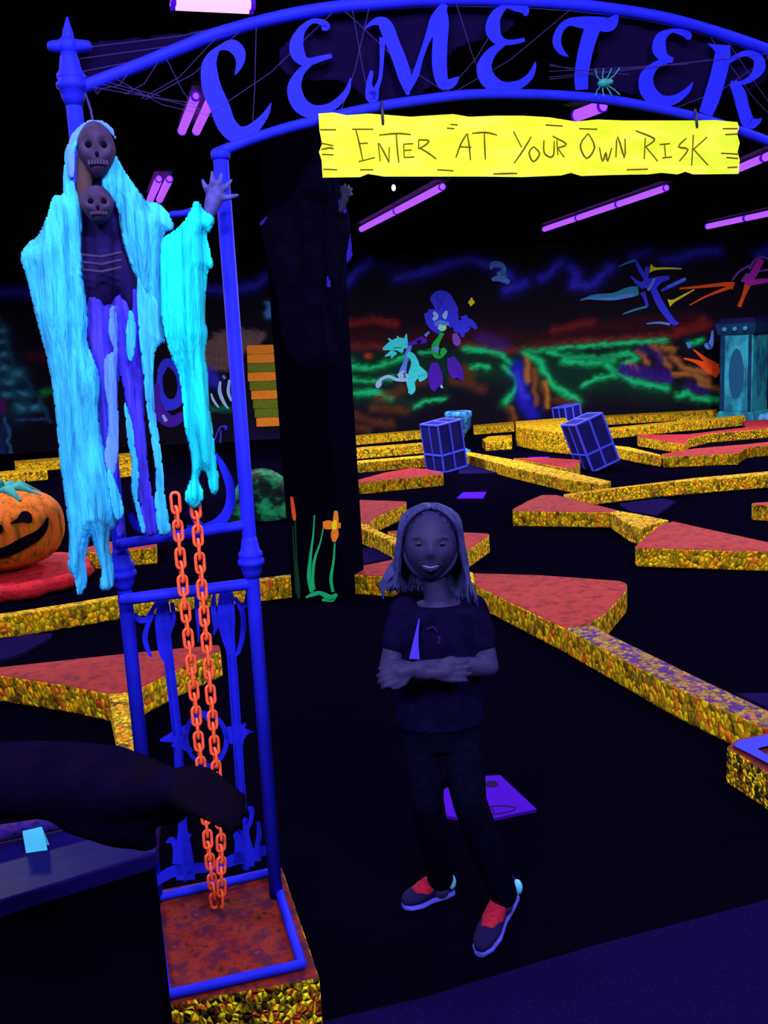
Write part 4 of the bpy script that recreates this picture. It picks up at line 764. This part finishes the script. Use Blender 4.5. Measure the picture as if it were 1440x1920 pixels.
BONE = mat('dim_bone', (50, 38, 80), .8, .1, var=.35, scale=40, bump=.3); SOCK = mat('socket_black', (14, 8, 30), .9, 0)
def skull(c, w, h, nm, face=gn):
    side = Vector((-face.y, face.x, 0)); M = Matrix(((side.x, -face.x, 0), (side.y, -face.y, 0), (0, 0, 1)))   # local: x side, -y front
    def fn(q):
        x, y, z = q; zz = z
        k = 1-.34*max(0, -z)**1.1; xx = x*w/2*k; yy = y*w*.6*(1-.12*max(0, -z)); zz = z*h/2
        f = -y
        for ex in (-1, 1): g_ = math.exp(-(((x-ex*.38)/.22)**2+((z-.08)/.2)**2)); yy += g_*w*.16*(f > 0)
        g_ = math.exp(-((x/.12)**2+((z+.25)/.16)**2)); yy += g_*w*.1*(f > 0)
        for ex in (-1, 1): g_ = math.exp(-(((x-ex*.6)/.18)**2+((z+.2)/.15)**2)); yy -= g_*w*.06*(f > 0)
        g_ = math.exp(-((z+.5)/.06)**2)*max(0, f); yy += g_*w*.05
        return Vector((xx, yy, zz))
    o = MB().ball(c, 1, 44, 34, M=M, fn=fn).build(nm, BONE, gh, True)
    for ex in (-1, 1): MB().ball(c+M @ Vector((ex*.17*w, -.42*w, .05*h)), (w*.11, w*.09, w*.1)).build('eye_socket', SOCK, gh, True)
    MB().ball(c+M @ Vector((0, -.52*w, -.12*h)), (w*.05, w*.05, w*.07)).build('nose_cavity', SOCK, gh, True)
    for k in range(-3, 4): MB().box(c+M @ Vector((k*.075*w, -.50*w+abs(k)*.018*w, -.25*h)), (w*.06, w*.04, h*.075), M=M).build('tooth', BONE, gh)
    return o
px = (gp(216, 300)-gp(146, 300)).length
skull(gp(181, 283, .10), px, px*1.5, 'skull'); skull(gp(183, 385, .13), px*.86, px*1.0, 'chest_skull')
MB().tube([gp(160, 300, .09), gp(158, 345, .1), gp(160, 380, .1)], [.02, .018, .02], 12).build('neck_bone', mat('brown_bone', (62, 44, 60), .8, .1), gh, True)
for k in range(3): MB().tube([gp(156, 478+k*14, .145), gp(190, 482+k*14, .16), gp(226, 474+k*14, .145)], .0035, 8).build('rib', BONE, gh, True)
MB().tube([gp(322, 402, .05), gp(345, 400, .06), gp(372, 392, .06)], .008, 8).build('arm_bone', BLUE, gh, True)
HB = mat('pale_hand_bone', (64, 62, 150), .8, .1, var=.3, scale=40)
def bony_hand(base, tips, parent, m, r=.007, o=.08, fm=gp):
    mb = MB()
    cx, cy = base
    mb.tube([fm(cx-6, cy+26, o), fm(cx, cy+8, o), fm(cx+6, cy-12, o)], [.014, .02, .022], 12)
    for tx, ty in tips:
        kx, ky = cx+(tx-cx)*.35, cy+(ty-cy)*.35; mx, my = cx+(tx-cx)*.68+(tx-cx)*.04, cy+(ty-cy)*.68
        mb.tube([fm(cx+(tx-cx)*.1, cy+(ty-cy)*.1, o), fm(kx, ky, o+.004), fm(mx, my, o+.014), fm(tx, ty, o+.004)], [r*1.1, r*1.15, r, r*.55], 8)
    ob = mb.build('bony_hand', m, parent, True)
    rm = ob.modifiers.new('one_surface', 'REMESH'); rm.mode = 'VOXEL'; rm.voxel_size = .0035; rm.use_smooth_shade = True
    return ob
bony_hand((398, 376), [(380, 338), (398, 322), (416, 326), (434, 338), (446, 366), (440, 348)][:5], gh, HB)
MB().tube([gp(174, 226, .1), gp(170, 205, .05), gp(160, 176, .02)], .003, 6).build('hanging_cord', mat('dim_cord', (40, 40, 120)), gh, True)

# ------------------------------------------------------------------ orange chains
CHM = mat('orange_plastic_chain', (236, 92, 58), .45, .25)
def chain(path, label, pitch=.036):
    pts = [Vector(p) for p in path]; seg_ = [(a, b, (b-a).length) for a, b in zip(pts[:-1], pts[1:])]; L = sum(s[2] for s in seg_); n = int(L/pitch)
    t = thing('orange_chain', label, 'chain', pts[-1], 'orange chains'); W0 = Vector(pts[-1]); me = None
    lk = MB(); R_o = .0105; Hh = .0165
    P_ = [(R_o*math.cos(a), 0, Hh+R_o*math.sin(a)) for a in np.linspace(0, PI, 7)]+[(R_o*math.cos(a), 0, -Hh+R_o*math.sin(a)) for a in np.linspace(PI, 2*PI, 7)]
    lk.tube(P_, .0042, 8, closed=True)
    for k in range(n):
        s = (k+.5)*pitch; acc = 0
        for a, b, l in seg_:
            if s <= acc+l or (a, b, l) == seg_[-1]: p = a+(b-a)*((s-acc)/l); d = (b-a).normalized(); break
            acc += l
        if me is None: o = lk.build('chain_link', CHM, None, True); o.location = (0, 0, 0); me = o.data
        else: o = bpy.data.objects.new('chain_link', me); COL.objects.link(o)
        q = Vector((0, 0, 1)).rotation_difference(-d); Rz = Matrix.Rotation((0 if k % 2 == 0 else PI/2)+.35+.12*math.sin(k*1.7), 4, 'Z')
        o.parent = t; o.matrix_local = Matrix.Translation(p-W0) @ q.to_matrix().to_4x4() @ Rz
    return t
pe = onz(412, 1722, PH+.03)
chain([gp(328, 930, .10), gp(345, 1120, .09), gp(368, 1340, .08), gp(392, 1600, .07), onz(404, 1706, PH+.012)], 'left strand of orange plastic chain hanging from the robe to the plinth')
chain([gp(366, 940, .12), gp(380, 1120, .10), gp(398, 1340, .09), gp(414, 1560, .08), onz(416, 1716, PH+.012)], 'right strand of orange plastic chain hanging from the robe to the plinth')

# ------------------------------------------------------------------ dark hooded ghoul on the pillar
DR = mat('dark_navy_cloth', (9, 6, 30), .95, .0, var=.4, scale=12); VB = mat('violet_ribbon', (44, 34, 200), .8, .1)
YG = 5.3; g2 = lambda x, y, o: aty(x, y, YG-o)
gc = g2(590, 520, 0); gh2 = thing('hooded_ghoul', 'dim dark hooded ghoul hanging behind the left end of the yellow sign', 'halloween prop', gc)
cloth('dark_robe', [(590, 312), (620, 322), (636, 350), (648, 380), (656, 430), (650, 500), (640, 560), (634, 620), (628, 680), (600, 700), (560, 690), (530, 640), (520, 560), (500, 480), (490, 430), (500, 400), (530, 380), (556, 350), (570, 322)], DR, gh2, .05, .16, .03, .09, 6, fm=g2, thick=.006)
cloth('violet_ribbon', [(634, 372), (642, 378), (650, 396), (646, 400), (636, 386)], VB, gh2, .2, .01, .004, .1, 3, fm=g2)
cloth('violet_ribbon', [(656, 425), (659, 460), (660, 480), (652, 494), (648, 488), (654, 455)], VB, gh2, .2, .01, .004, .1, 3, fm=g2)
cloth('violet_ribbon', [(612, 518), (618, 524), (620, 538), (612, 536)], VB, gh2, .2, .01, .004, .1, 3, fm=g2)
cloth('violet_ribbon', [(498, 406), (501, 410), (492, 422), (487, 420)], VB, gh2, .2, .01, .004, .1, 3, fm=g2)
MB().tube([g2(590, 330, .1), Vector((g2(590, 330, .1).x, g2(590, 330, .1).y, CZ-.004))], .004, 6).build('hanging_cord', BLACK, gh2)
MB().ball(g2(592, 345, .13), (.085, .09, .11), 24, 18).build('dark_hood', DR, gh2, True)
bony_hand((645, 368), [(640, 350), (646, 346), (653, 348), (659, 354), (660, 364)], gh2, mat('dim_grey_hand', (40, 44, 84)), .012, .2, g2)
#PEOPLE
# ------------------------------------------------------------------ people
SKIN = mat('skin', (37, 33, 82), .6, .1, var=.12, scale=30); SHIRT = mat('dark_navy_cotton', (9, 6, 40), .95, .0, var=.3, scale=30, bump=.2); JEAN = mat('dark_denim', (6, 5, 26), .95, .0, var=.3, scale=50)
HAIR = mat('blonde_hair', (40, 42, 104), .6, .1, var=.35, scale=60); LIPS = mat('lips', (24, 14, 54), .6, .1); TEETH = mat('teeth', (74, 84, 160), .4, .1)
def remesh(o, vs, it=6, fac=.5):
    r = o.modifiers.new('one_surface', 'REMESH'); r.mode = 'VOXEL'; r.voxel_size = vs; r.use_smooth_shade = True
    if it:
        s_ = o.modifiers.new('soften', 'SMOOTH'); s_.iterations = it; s_.factor = fac
    return o
def head_fn(w, h):
    """front is -y, half sizes: w/2 across, h/2 tall"""
    g = lambda x, z, cx, cz, sx, sz: math.exp(-((x-cx)/sx)**2-((z-cz)/sz)**2)
    def fn(q):
        x, y, z = q; f = max(0, -y); k = 1-.30*max(0, -z)**1.6
        X = x*w/2*k*(1+.04*max(0, z)); Y = y*w*.60*(1-.18*max(0, -z)**1.5 if y < 0 else 1-.35*max(0, -z)); Z = z*h/2
        D = 0
        D += .150*g(x, z, 0, -.18, .13, .12)+.085*g(x, z, 0, -.02, .10, .16)      # nose tip and bridge
        D += .035*g(x, z, .12, -.24, .07, .06)+.035*g(x, z, -.12, -.24, .07, .06)
        D -= .075*g(x, z, .38, .06, .17, .09)+.075*g(x, z, -.38, .06, .17, .09)  # sockets
        D += .035*g(x, z, .4, .2, .3, .07)+.035*g(x, z, -.4, .2, .3, .07)        # brow
        D += .045*g(x, z, .45, -.28, .2, .16)+.045*g(x, z, -.45, -.28, .2, .16)  # smiling cheeks
        D += .05*g(x, z, 0, -.50, .28, .12)+.07*g(x, z, 0, -.86, .25, .14)       # mouth mound, chin
        D -= .03*g(x, z, 0, -.68, .2, .06)
        return Vector((X, Y-D*w*f**.5*.6, Z))
    return fn
def finger(mb, base, dirs, r):
    P_ = [Vector(base)]
    for d_ in dirs: P_.append(P_[-1]+Vector(d_))
    mb.tube(P_, [r, r*.95, r*.9, r*.75][:len(P_)], 8)
def hand(mb, wrist, dr, up, s=1., curl=.5):
    """palm and five unequal fingers; dr points from wrist to fingers, up is the back of the hand"""
    dr = Vector(dr).normalized(); up = (Vector(up)-dr*Vector(up).dot(dr)).normalized(); sd = dr.cross(up); w = Vector(wrist)
    mb.tube([w, w+dr*.03*s, w+dr*.055*s], [.019*s, .022*s, .022*s], 10)
    for k in range(4): mb.tube([w+dr*.02*s+sd*(k-1.5)*.008*s, w+dr*.075*s+sd*(k-1.5)*.017*s], [.012*s, .0105*s], 8)
    for k, L in enumerate((.060, .070, .066, .052)):
        b = w+dr*.078*s+sd*(k-1.5)*.0175*s; a = curl*.5; ds = []
        for j in range(3):
            dd = dr*math.cos(a)-up*math.sin(a)+sd*(k-1.5)*.06; ds.append(dd*L*s*(.45, .32, .23)[j]); a += curl
        finger(mb, b, ds, .0078*s)
    b = w+dr*.03*s-sd*.02*s; finger(mb, b, [(dr*.75-sd*.62)*.028*s, (dr*.95-sd*.2-up*.2)*.024*s, (dr*.97+sd*.05-up*.3)*.018*s], .0095*s)

# girl -----------------------------------------------------------------
Y0 = 2.5
def G(x, y, dy=0.): return aty(x, y, Y0-dy)
sole = .0
hipc = G(824, 1345); girl = thing('person', 'blonde child in dark T-shirt and jeans with folded arms standing behind the gate', 'person', (G(824, 1345).x, Y0, 0))
shL, shR = G(757, 1142), G(888, 1140); elL, elR = G(729, 1252, .05), G(917, 1250, .05)
wrL, wrR = G(802, 1262, .17), G(782, 1252, .15)
kneeL, kneeR = G(800, 1500, .05), G(880, 1502, .08); ankL = onz(826, 1652, .07); ankR = onz(945, 1682, .08)
neck = G(818, 1118); chin = G(812, 1086); hc_ = G(807, 1019, .01)
hh = (G(812, 948)-G(812, 1088)).length*.98; hw = hh*.74
fdir = (CC-hc_); fdir.z *= .55; fdir.normalize(); upv = Vector((-.07, 0, 1)); sdv = fdir.cross(upv).normalized()*-1; sdv = Vector((-fdir.y, fdir.x, 0)).normalized(); upv = (fdir.cross(sdv)); upv = upv if upv.z > 0 else -upv
# small tilt of the head toward its right shoulder
tl = Matrix.Rotation(math.radians(-3), 3, fdir); sdv = tl @ sdv; upv = tl @ upv
HM = Matrix(((sdv.x, -fdir.x, upv.x), (sdv.y, -fdir.y, upv.y), (sdv.z, -fdir.z, upv.z)))
mb = MB(); mb.ball(hc_, 1, 56, 44, M=HM, fn=head_fn(hw, hh))
for s_ in (-1, 1): mb.ball(hc_+HM @ Vector((s_*hw*.49, .01, -.01)), (.008, .013, .022), 10, 8, M=HM)
mb.tube([hc_+HM @ Vector((0, .02, -.05)), neck, G(822, 1150)], [.034, .036, .045], 14)
xa = Vector((1, 0, 0)); ya = Vector((0, 1, 0))
mb.loft([(G(822, 1128), xa*.06, ya*.045), (G(822, 1142), xa*.105, ya*.06), (G(822, 1180), xa*.118, ya*.075), (G(824, 1250), xa*.105, ya*.072), (G(824, 1300), xa*.10, ya*.07), (G(824, 1350), xa*.115, ya*.08), (G(824, 1380), xa*.09, ya*.07)], 24)
for sh, el, wr in ((shL, elL, wrL), (shR, elR, wrR)):
    mb.tube([sh, (sh+el)/2, el], [.037, .033, .028], 14); mb.tube([el, (el*2+wr)/3, wr], [.029, .029, .020], 14)
hand(mb, wrL, G(880, 1258, .17)-wrL, Vector((0, -1, .3)), .86, .3); hand(mb, wrR, G(745, 1262, .16)-wrR, Vector((0, -1, .5)), .86, .5)
for hx, kn, an in ((G(792, 1362), kneeL, ankL), (G(858, 1362), kneeR, ankR)):
    mb.tube([hx, (hx+kn)/2, kn], [.064, .056, .043], 16); mb.tube([kn, (kn*2+an)/3, an, an-Vector((0, 0, .03))], [.043, .042, .029, .028], 14)
body = remesh(mb.build('body', SKIN, girl, True), .0048, 3)
# T-shirt
mb = MB(); mb.loft([(G(822, 1130), xa*.068, ya*.052), (G(822, 1140), xa*.115, ya*.068), (G(822, 1180), xa*.131, ya*.086), (G(824, 1250), xa*.122, ya*.086), (G(824, 1300), xa*.124, ya*.086), (G(824, 1352), xa*.135, ya*.095)], 28)
for sh, el in ((shL, elL), (shR, elR)): mb.tube([sh+(elL-elL), sh*.45+el*.55], [.041, .043], 16, cap=True)
shirt = remesh(mb.build('t_shirt', SHIRT, girl, True), .006, 5)
# shirt print: narrow violet wedge and a small faint mark, lying on the chest
VI = mat('violet_print', (66, 50, 214), .8, .05); DV = mat('dim_violet_print', (30, 16, 92), .9, .02)
def chest(x, y, o): return aty(x, y, Y0-.088-o)
mb = MB(); ribbon(mb, [(786, 1160, 2), (782, 1185, 6), (779, 1210, 12), (777, 1236, 20)], chest, -.006, .003); mb.build('violet_streak', VI, girl)
mb = MB(); ribbon(mb, [(822, 1192, 4), (824, 1200, 6), (821, 1208, 4)], chest, -.006, .003); ribbon(mb, [(800, 1180, 3), (812, 1176, 4), (820, 1186, 3)], chest, -.006, .002); mb.build('shirt_mark', DV, girl)
# jeans
mb = MB(); mb.loft([(G(824, 1318), xa*.112, ya*.08), (G(824, 1350), xa*.125, ya*.09), (G(824, 1392), xa*.105, ya*.08)], 24)
for hx, kn, an in ((G(790, 1366), kneeL, ankL), (G(860, 1366), kneeR, ankR)):
    mb.tube([hx, (hx+kn)/2, kn], [.071, .062, .05], 16); mb.tube([kn, (kn*2+an)/3, an+Vector((0, 0, .01))], [.05, .051, .042], 16)
remesh(mb.build('jeans', JEAN, girl, True), .006, 4)
# hair: scalp cap and many locks
mb = MB()
def hl(x, y, z): return hc_+HM @ Vector((x, y, z))
def hcap(q):
    v = Vector((q.x*hw*.56, q.y*hw*.68+.012, q.z*hh*.52+.004))
    if q.y < -.1 and q.z < .86-.75*abs(q.x): v = Vector((v.x*.96, -.0+max(v.y, -.02), v.z))
    return v
mb.ball(hc_, 1, 36, 26, M=HM, fn=hcap)
rs = np.random.RandomState(3)
for k in range(230):
    s_ = -1 if k % 2 else 1; a = rs.uniform(-.35, PI*.98)      # around the head from the temple to the back
    ex, ey = math.cos(a*.5+0)*s_, math.sin(a*.5)
    rx, ry = hw*.53, hw*.66
    p0 = hl(s_*rs.uniform(.0, .012), -.01+.05*ey*rs.rand(), hh*.52); 
    p1 = hl(ex*rx*.85, -.035+ey*ry*.9, hh*.38); p2 = hl(ex*rx*1.06, -.02+ey*ry*1.05, hh*.02)
    ln_ = rs.uniform(.0, 1)
    p3 = hl(ex*rx*(1.12+.1*rs.rand())+(.006 if s_ > 0 else 0), .0+ey*ry*1.0, -hh*.38); p4 = hl(ex*rx*(1.02+.42*rs.rand())+(.018 if s_ > 0 else -.004), .0+ey*ry*.8-.008, -hh*(.68+.2*ln_) if s_ > 0 else -hh*(.58+.12*ln_))
    mb.tube([Vector(p) for p in catmull([p0, p1, p2, p3, p4], 4)], [.005]+[.0085]*8+[.0085, .008, .007, .006, .005, .004, .003, .002], 6, cap=False)
for k in range(9):   # flick of hair at the viewer's left
    j = k*.003; mb.tube([hl(-hw*.54, .0+j, -hh*.15), hl(-hw*.58-j, -.005, -hh*.36), hl(-hw*.72-j, -.012, -hh*.44-j), hl(-hw*.84, -.012, -hh*.56-j*1.5)], [.007, .009, .008, .003], 6)
for s_ in (-1, 1):   # parted front
    for k in range(24):
        u = k/23; mb.tube([Vector(p) for p in catmull([hl(.0, -.035-.012*u, hh*.515-.004*u), hl(s_*hw*.28, -hw*.46+.02*u, hh*.42), hl(s_*hw*.49, -hw*.36+.03*u, hh*.2), hl(s_*hw*.55, -hw*.18+.035*u, -hh*.1), hl(s_*hw*.60, .0+.03*u, -hh*.34)], 4)], [.004]+[.006]*12+[.006, .005, .004, .003], 6, cap=False)
mb.build('hair', HAIR, girl, True)
for s_ in (-1, 1):
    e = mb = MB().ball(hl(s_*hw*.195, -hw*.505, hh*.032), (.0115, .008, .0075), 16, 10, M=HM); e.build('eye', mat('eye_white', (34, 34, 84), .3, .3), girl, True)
    MB().ball(hl(s_*hw*.195, -hw*.505-.0055, hh*.032), (.0062, .004, .0065), 14, 8, M=HM).build('iris', mat('iris_dark', (12, 8, 36), .3, .4), girl, True)
    mb = MB(); mb.tube([hl(s_*hw*.11, -hw*.535, hh*.095), hl(s_*hw*.2, -hw*.545, hh*.115), hl(s_*hw*.3, -hw*.50, hh*.10)], [.0022, .003, .0015], 6); mb.build('eyebrow', mat('eyebrow_hair', (22, 18, 60)), girl, True)
def mouth_y(x): return -hw*.565+abs(x/hw)**2*hw*.55
mb = MB(); mb.tube([hl(x*hw, mouth_y(x*hw)-.003, -hh*.245+abs(x)*.05) for x in (-.2, -.12, 0, .12, .2)], [.0015, .003, .003, .003, .0015], 8)
mb.tube([hl(x*hw, mouth_y(x*hw)-.003, -hh*.315+abs(x)**2*.55) for x in (-.2, -.12, 0, .12, .2)], [.0015, .0035, .004, .0035, .0015], 8); mb.build('lips', LIPS, girl, True)
mb = MB(); mb.tube([hl(x*hw, mouth_y(x*hw)-.0003, -hh*.272+abs(x)*.04) for x in (-.13, -.07, 0, .07, .13)], [.002, .004, .0045, .004, .002], 8); mb.build('teeth', TEETH, girl, True)
# shoes
SR = mat('red_mesh_shoe', (130, 20, 50), .8, .05, var=.3, scale=90); SU = mat('navy_shoe_upper', (16, 12, 60), .8, .05); SO = mat('violet_white_sole', (70, 66, 205), .6, .1); SA = mat('cyan_accent', (90, 190, 255), .6, .1); SG = mat('green_lining', (16, 110, 90), .7, .1)
def shoe(heel, toe, accent):
    h_ = Vector((heel.x, heel.y, 0)); t_ = Vector((toe.x, toe.y, 0)); d = (t_-h_); L = d.length; d.normalize(); sd = Vector((-d.y, d.x, 0)); g_ = gobj = None
    rings = [(-.06, .6, .0), (.0, .8, .0), (.2, .86, 0), (.45, .78, 0), (.72, 1.0, 0), (.92, .8, 0), (1.02, .35, 0)]
    lo = MB().loft([(h_+d*L*u+Vector((0, 0, .013)), sd*.042*k, Vector((0, 0, .013))) for u, k, _ in rings], 20); so = remesh(lo.build('shoe_sole', SO, girl, True), .004, 4)
    hs = [.05, .075, .075, .055, .04, .03, .02]
    up = MB().loft([(h_+d*L*u+Vector((0, 0, .02+hs[i]*.42)), sd*.039*k, Vector((0, 0, hs[i]*.58))) for i, (u, k, _) in enumerate(rings)], 20); remesh(up.build('shoe_upper', SU, girl, True), .004, 4)
    rd = MB().loft([(h_+d*L*u+Vector((0, 0, z)), sd*.034*k, Vector((0, 0, .028))) for u, k, z in ((.34, .7, .062), (.45, .9, .054), (.6, 1.0, .045), (.78, .8, .034))], 16); remesh(rd.build('shoe_mesh_panel', SR, girl, True), .004, 3)
    s2 = 1 if sd.x > 0 else -1
    mb = MB(); mb.ball(h_+d*L*.05+sd*s2*.030+Vector((0, 0, .062)), (.016, .022, .024), 12, 8); mb.build('heel_tab', SA, girl, True)
    if accent: MB().ball(h_+d*L*.2+Vector((0, 0, .088)), (.024, .026, .012), 12, 8).build('shoe_lining', SG, girl, True)
    mb = MB()
    for k in range(4): u = .38+k*.09; mb.tube([h_+d*L*u-sd*.026+Vector((0, 0, .074-k*.008)), h_+d*L*u+Vector((0, 0, .088-k*.010)), h_+d*L*u+sd*.026+Vector((0, 0, .074-k*.008))], .0025, 6)
    mb.build('shoe_lace', mat('violet_lace', (60, 40, 150)), girl, True)
shoe(onz(842, 1660, .03), onz(757, 1690, .03), False); shoe(onz(956, 1672, .03), onz(900, 1778, .03), True)

# counter and the arm reaching in from the left -------------------------
CTZ = .80
CT = [onz(-520, 1850, CTZ), onz(292, 1598, CTZ), onz(300, 1515, CTZ), onz(-420, 1640, CTZ)]
A = sum(CT[i].x*CT[(i+1) % 4].y-CT[(i+1) % 4].x*CT[i].y for i in range(4)); CT = CT if A > 0 else CT[::-1]
cm = sum(CT, Vector())/4; ct = thing('counter', 'glossy dark counter at the lower left edge', 'counter', (cm.x, cm.y, 0))
GL = mat('glossy_navy_top', (13, 7, 74), .4, .02); MB().prism([Vector((p.x, p.y, CTZ-.035)) for p in CT], CT).build('counter_top', GL, ct, bevel=.004)
IN = [cm+(p-cm)*.94 for p in CT]; MB().prism([Vector((p.x, p.y, 0)) for p in IN], [Vector((p.x, p.y, CTZ-.035)) for p in IN]).build('counter_body', BLACK, ct)
pb = onz(67, 1597, CTZ+.001); u_ = Vector((.985, .17, 0)); 
mb = MB(); w_, h2 = .044, .045
for j in range(2):
    n_ = Vector((.17, -.985, 0))*(.0 if j == 0 else -.02)
    bl, br = pb-u_*w_*.42+n_, pb+u_*w_*.5+n_; tl_, tr = bl+Vector((-.004, 0, h2*.92))+(Vector((-.0017, .0098, 0)) if j == 0 else Vector((.0017, -.0098, 0))), br+Vector((-.008, 0, h2))+(Vector((-.0017, .0098, 0)) if j == 0 else Vector((.0017, -.0098, 0)))
    o2 = Vector((0, .0012, 0)); mb.add([bl, br, tr, tl_, bl+o2, br+o2, tr+o2, tl_+o2], [(0, 1, 2, 3), (7, 6, 5, 4), (0, 4, 5, 1), (1, 5, 6, 2), (2, 6, 7, 3), (3, 7, 4, 0)])
tag(mb.build('paper_card', mat('white_paper_glow', (80, 205, 255), .8, .05), None, False, pb), 'small folded bright cyan-white paper card standing on the glossy counter', 'card')
pv = onz(60, 1572, CTZ+.028)
PVM = noise_mat('violet_pattern', [(.35, (6, 4, 26)), (.5, (24, 14, 110)), (.62, (60, 14, 110)), (.75, (10, 6, 40))], 40, (1, 1, 1), None, .1)
tag(MB().tube([onz(-160, 1598, CTZ+.02), onz(-30, 1568, CTZ+.02), onz(175, 1532, CTZ+.014)], [.018, .018, .012], 14).build('cloth_roll', PVM, None, True, pv), 'dim violet patterned cloth lying behind the paper card', 'cloth')
YA = 1.12
def Q(x, y, dy=0.): return aty(x, y, YA-dy)
ad = thing('person', 'dark silhouetted person reaching in from the left edge, only sleeve and hand in view', 'person', (-1.05, YA-.1, 0))
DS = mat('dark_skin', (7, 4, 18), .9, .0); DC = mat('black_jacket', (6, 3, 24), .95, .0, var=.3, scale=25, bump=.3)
sho = Vector((-.93, YA-.02, 1.36)); elb = Q(-150, 1475); wri = Q(275, 1462, .02); hdv = Q(415, 1502, .02)-wri
mb = MB()
tx, ty = -1.1, YA-.1
mb.loft([((tx, ty, .86), xa*.15, ya*.11), ((tx, ty, 1.05), xa*.15, ya*.11), ((tx, ty, 1.25), xa*.18, ya*.12), ((tx, ty, 1.38), xa*.17, ya*.10), ((tx, ty, 1.45), xa*.07, ya*.06)], 24)
mb.tube([(tx, ty, 1.42), (tx, ty, 1.55)], [.06, .055], 12)
AH = Matrix.Rotation(math.radians(60), 3, 'Z'); mb.ball((tx, ty-.01, 1.65), 1, 44, 34, M=AH, fn=head_fn(.155, .23))
mb.tube([sho, elb], [.055, .045], 12); mb.tube([elb, wri], [.045, .03], 12); hand(mb, wri, hdv, Vector((.1, -.35, 1)), 1.02, .34)
mb.tube([(tx-.18, ty, 1.36), (tx-.24, ty+.03, 1.1), (tx-.2, ty-.1, .86)], [.055, .045, .03], 12); hand(mb, (tx-.2, ty-.1, .86), Vector((.1, -.3, -1)), Vector((-1, 0, 0)), 1.0, .4)
for s_ in (-1, 1): mb.tube([(tx+s_*.08, ty, .9), (tx+s_*.1, ty+.01, .48), (tx+s_*.1, ty, .08)], [.085, .06, .04], 14); mb.ball((tx+s_*.1, ty+.04, .05), (.045, .12, .045))
remesh(mb.build('body', DS, ad, True), .008, 3)
mb = MB(); mb.loft([((tx, ty, .80), xa*.18, ya*.14), ((tx, ty, 1.05), xa*.18, ya*.14), ((tx, ty, 1.25), xa*.2, ya*.14), ((tx, ty, 1.40), xa*.19, ya*.12), ((tx, ty, 1.47), xa*.09, ya*.08)], 24)
mb.tube([sho, elb], [.075, .06], 16); mb.tube([elb, Q(0, 1462), Q(120, 1462), Q(215, 1470, .01), Q(300, 1476, .02)], [.056, .050, .051, .05, .032], 18)
mb.tube([Q(150, 1500), Q(245, 1540), Q(280, 1582)], [.045, .040, .014], 12); mb.tube([Q(230, 1490), Q(330, 1520)], [.04, .02], 12)
mb.tube([(tx-.18, ty, 1.36), (tx-.24, ty+.03, 1.1), (tx-.205, ty-.08, .9)], [.075, .065, .05], 14)
remesh(mb.build('jacket', DC, ad, True), .009, 6)
mb = MB()
for s_ in (-1, 1): mb.tube([(tx+s_*.08, ty, .84), (tx+s_*.1, ty+.01, .48), (tx+s_*.1, ty, .12)], [.10, .078, .06], 14)
remesh(mb.build('trousers', DC, ad, True), .012, 4)
MB().ball((tx, ty-.0, 1.70), (.1, .11, .1), 24, 16).build('hair', DC, ad, True)
